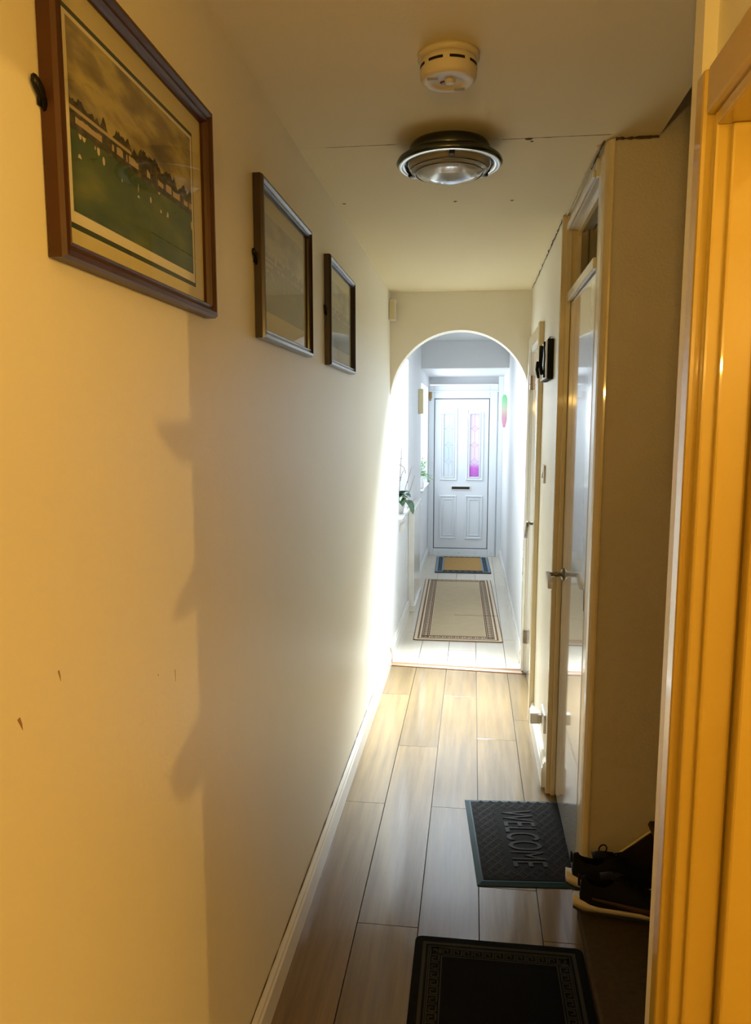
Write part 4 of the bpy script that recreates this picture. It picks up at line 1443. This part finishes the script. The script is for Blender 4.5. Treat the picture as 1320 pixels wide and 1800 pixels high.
# cable tray / small white box below the orchid
sb = empty('sill_box', (LX + 0.012, 5.62, 0.80), 'small white junction box with a thin cable under the hall window sill', 'box')
box('case', LX + 0.001, LX + 0.022, 5.50, 5.70, 0.800, 0.845, 'white_plastic', sb, bev=0.003)
bm = bmesh.new()
tube(bm, [(LX + 0.008, 5.66, 0.845), (LX + 0.03, 5.70, 0.86), (LX + 0.036, 5.76, 0.80), (LX + 0.030, 5.78, 0.6), (LX + 0.026, 5.79, 0.42)], 0.0022, 6)
link(bm, 'cable', 'white_plastic', sb, True)

fy_, fx_ = 8.17, -0.60
zs2 = W2[2] + 0.0205
fe = empty('potted_fern', (fx_, fy_, zs2), 'pale green bushy fern in a white pot on the porch window sill', 'plant')
bm = bmesh.new()
lathe(bm, [(0, 0), (0.045, 0), (0.060, 0.085), (0.063, 0.088), (0.063, 0.096), (0.057, 0.096), (0.052, 0.080), (0, 0.080)], (0, 0, 1), (fx_ - 0.02, fy_, zs2), 24)
link(bm, 'pot', 'pot_white', fe, True)
bm = bmesh.new()
bms = bmesh.new()
rnd = random.Random(3)
for k in range(46):
    az = rnd.uniform(-1.9, 1.5)
    R_ = rnd.uniform(0.07, 0.15)
    zt = rnd.uniform(0.02, 0.22)
    p0 = Vector((fx_ - 0.02, fy_, zs2 + 0.085))
    p2 = p0 + Vector((R_ * math.cos(az), R_ * math.sin(az), zt))
    if p2.x < -0.70: p2.x = -0.70
    p1 = (p0 + p2) / 2 + Vector((0, 0, 0.05))
    tube(bms, [p0, p1, p2], 0.0012, 4, cap=False)
    for j in range(9):
        t = .35 + .65 * j / 8
        q = (1 - t) ** 2 * p0 + 2 * t * (1 - t) * p1 + t * t * p2
        dd = Vector((rnd.uniform(-1, 1), rnd.uniform(-1, 1), rnd.uniform(-.4, .7))).normalized() * rnd.uniform(.016, .030)
        leaf_blade(bm, q, q + dd, 0.012, 0.003, .1, 3)
# trailing frond reaching into the hall
p0 = Vector((fx_, fy_ - .03, zs2 + 0.10))
for e in ((0.19, -.06, -.01), (0.17, -.02, 0.03), (0.15, -.10, -.02)):
    p2 = p0 + Vector(e)
    p1 = (p0 + p2) / 2 + Vector((0, 0, 0.04))
    tube(bms, [p0, p1, p2], 0.0014, 4, cap=False)
    for j in range(16):
        t = .4 + .6 * j / 15
        q = (1 - t) ** 2 * p0 + 2 * t * (1 - t) * p1 + t * t * p2
        dd = Vector((rnd.uniform(-1, 1), rnd.uniform(-1, 1), rnd.uniform(-.8, .5))).normalized() * rnd.uniform(.014, .026)
        leaf_blade(bm, q, q + dd, 0.010, 0.003, .1, 3)
link(bm, 'foliage', 'leaf_pale', fe, kind='stuff')
link(bms, 'stalks', 'leaf_pale', fe, kind='stuff')
jg = bpy.data.objects
bm = bmesh.new()
lathe(bm, [(0, 0), (0.022, 0), (0.030, 0.02), (0.032, 0.05), (0.020, 0.085), (0.016, 0.10), (0.021, 0.112), (0.018, 0.112), (0.013, 0.10), (0, 0.09)], (0, 0, 1), (-0.545, 8.02, zs2), 20)
o = link(bm, 'white_vase', 'pot_white', None, True)
tag(o, 'small white vase beside the fern on the porch sill', 'vase')

# ------------------------------------------------------------------ side room lamp, added fill lamps and shadow casters
def pendant(x, y, zc, zb, rad, label):
    pn = empty('pendant_lamp', (x, y, zc), label, 'lamp')
    bm = bmesh.new(); lathe(bm, [(0, 0), (0.045, 0), (0.045, -0.012), (0.012, -0.025), (0, -0.025)], (0, 0, 1), (x, y, zc), 20)
    link(bm, 'ceiling_rose', 'white_plastic', pn, True)
    z = zb + rad + 0.02
    bm = bmesh.new(); tube(bm, [(x, y, zc - 0.02), (x, y, z + 0.05)], 0.003, 6); link(bm, 'flex', 'white_plastic', pn, True)
    bm = bmesh.new(); lathe(bm, [(0, 0.06), (0.015, 0.055), (0.018, 0.0), (0, 0)], (0, 0, 1), (x, y, z), 16); link(bm, 'holder', 'white_plastic', pn, True)
pendant(2.03, 0.73, 2.43, 2.03, 0.03, 'bare bulb pendant hanging in the side room beyond the doorway')
pendant(1.35, -0.75, 2.43, 2.00, 0.12, 'unseen pendant added in the near corner of the side room as fill')  # flex and holder for the added corner fill bulb
ul = empty('fill_uplighter', (-0.09, -0.45, CZ), 'unseen dark bowl lamp added behind the viewer to light the ceiling', 'lamp')
bm = bmesh.new(); lathe(bm, [(0.0, 1.70), (0.08, 1.705), (0.14, 1.73), (0.17, 1.77), (0.165, 1.77), (0.135, 1.735), (0.08, 1.711), (0.0, 1.706)], (0, 0, 1), (-0.09, -0.45, 0), 32)  # added bowl screens the fill bulb so it only lights upwards
link(bm, 'bowl', 'gunmetal', ul, True)
for k in range(3):
    a = 2 * math.pi * k / 3 + .5
    bm = bmesh.new(); tube(bm, [(-0.09 + 0.167 * math.cos(a), -0.45 + 0.167 * math.sin(a), 1.77), (-0.09, -0.45, 2.39)], 0.002, 5)
    link(bm, 'chain', 'gunmetal', ul)
bm = bmesh.new(); lathe(bm, [(0, 0), (0.05, 0), (0.05, -0.015), (0, -0.03)], (0, 0, 1), (-0.09, -0.45, CZ), 20)
link(bm, 'ceiling_rose', 'white_plastic', ul, True)

# unseen pegs added on the open door to cast the notched wall shadow
for poly, lab in (([(1.1395, 1.793), (1.00, 1.793), (1.01, 1.778), (1.05, 1.757), (1.1395, 1.742)], 'topmost added shadow hook on the open side-room door'),
                  ([(1.1395, 1.655), (1.09, 1.640), (1.04, 1.615), (1.025, 1.600), (1.1395, 1.600)], 'middle added shadow hook on the open side-room door'),
                  ([(1.1395, 1.478), (1.06, 1.464), (1.00, 1.444), (1.01, 1.42), (1.05, 1.402), (1.1395, 1.402)], 'lowest added shadow hook on the open side-room door')):
    hk = empty('shadow_caster', (0.62, 1.14, poly[-1][1]), lab, 'caster', 'shadow casters added on the open door')
    bm = bmesh.new()
    prism(bm, poly, 0.608, 0.632, 'yz')
    link(bm, 'peg', 'brown_wood', hk)
    zs_ = [p[1] for p in poly]
    box('back_plate', 0.595, 0.645, 1.134, 1.1398, min(zs_) - 0.012, max(zs_) + 0.012, 'brown_wood', hk, bev=0.002)

# scuffs on the picture wall
for y, z, l, w, tilt in ((0.795, 1.246, 0.012, 0.0035, .5), (0.885, 1.275, 0.011, 0.002, .3), (1.262, 1.148, 0.016, 0.001, .1), (1.19, 1.17, 0.002, 0.0015, 0)):
    bm = bmesh.new()
    pts = [(LX + 0.0003, y - w, z + l * .4), (LX + 0.0003, y + w * .6, z + l * .5), (LX + 0.0003, y + w + tilt * .004, z - l * .3), (LX + 0.0003, y + tilt * .012, z - l)]
    f = bm.faces.new([bm.verts.new(p) for p in pts])
    r = bmesh.ops.extrude_face_region(bm, geom=[f])
    for v in r['geom']:
        if isinstance(v, bmesh.types.BMVert): v.co.x = LX - 0.0005
    link(bm, 'scuff', 'charm_brown', lw)
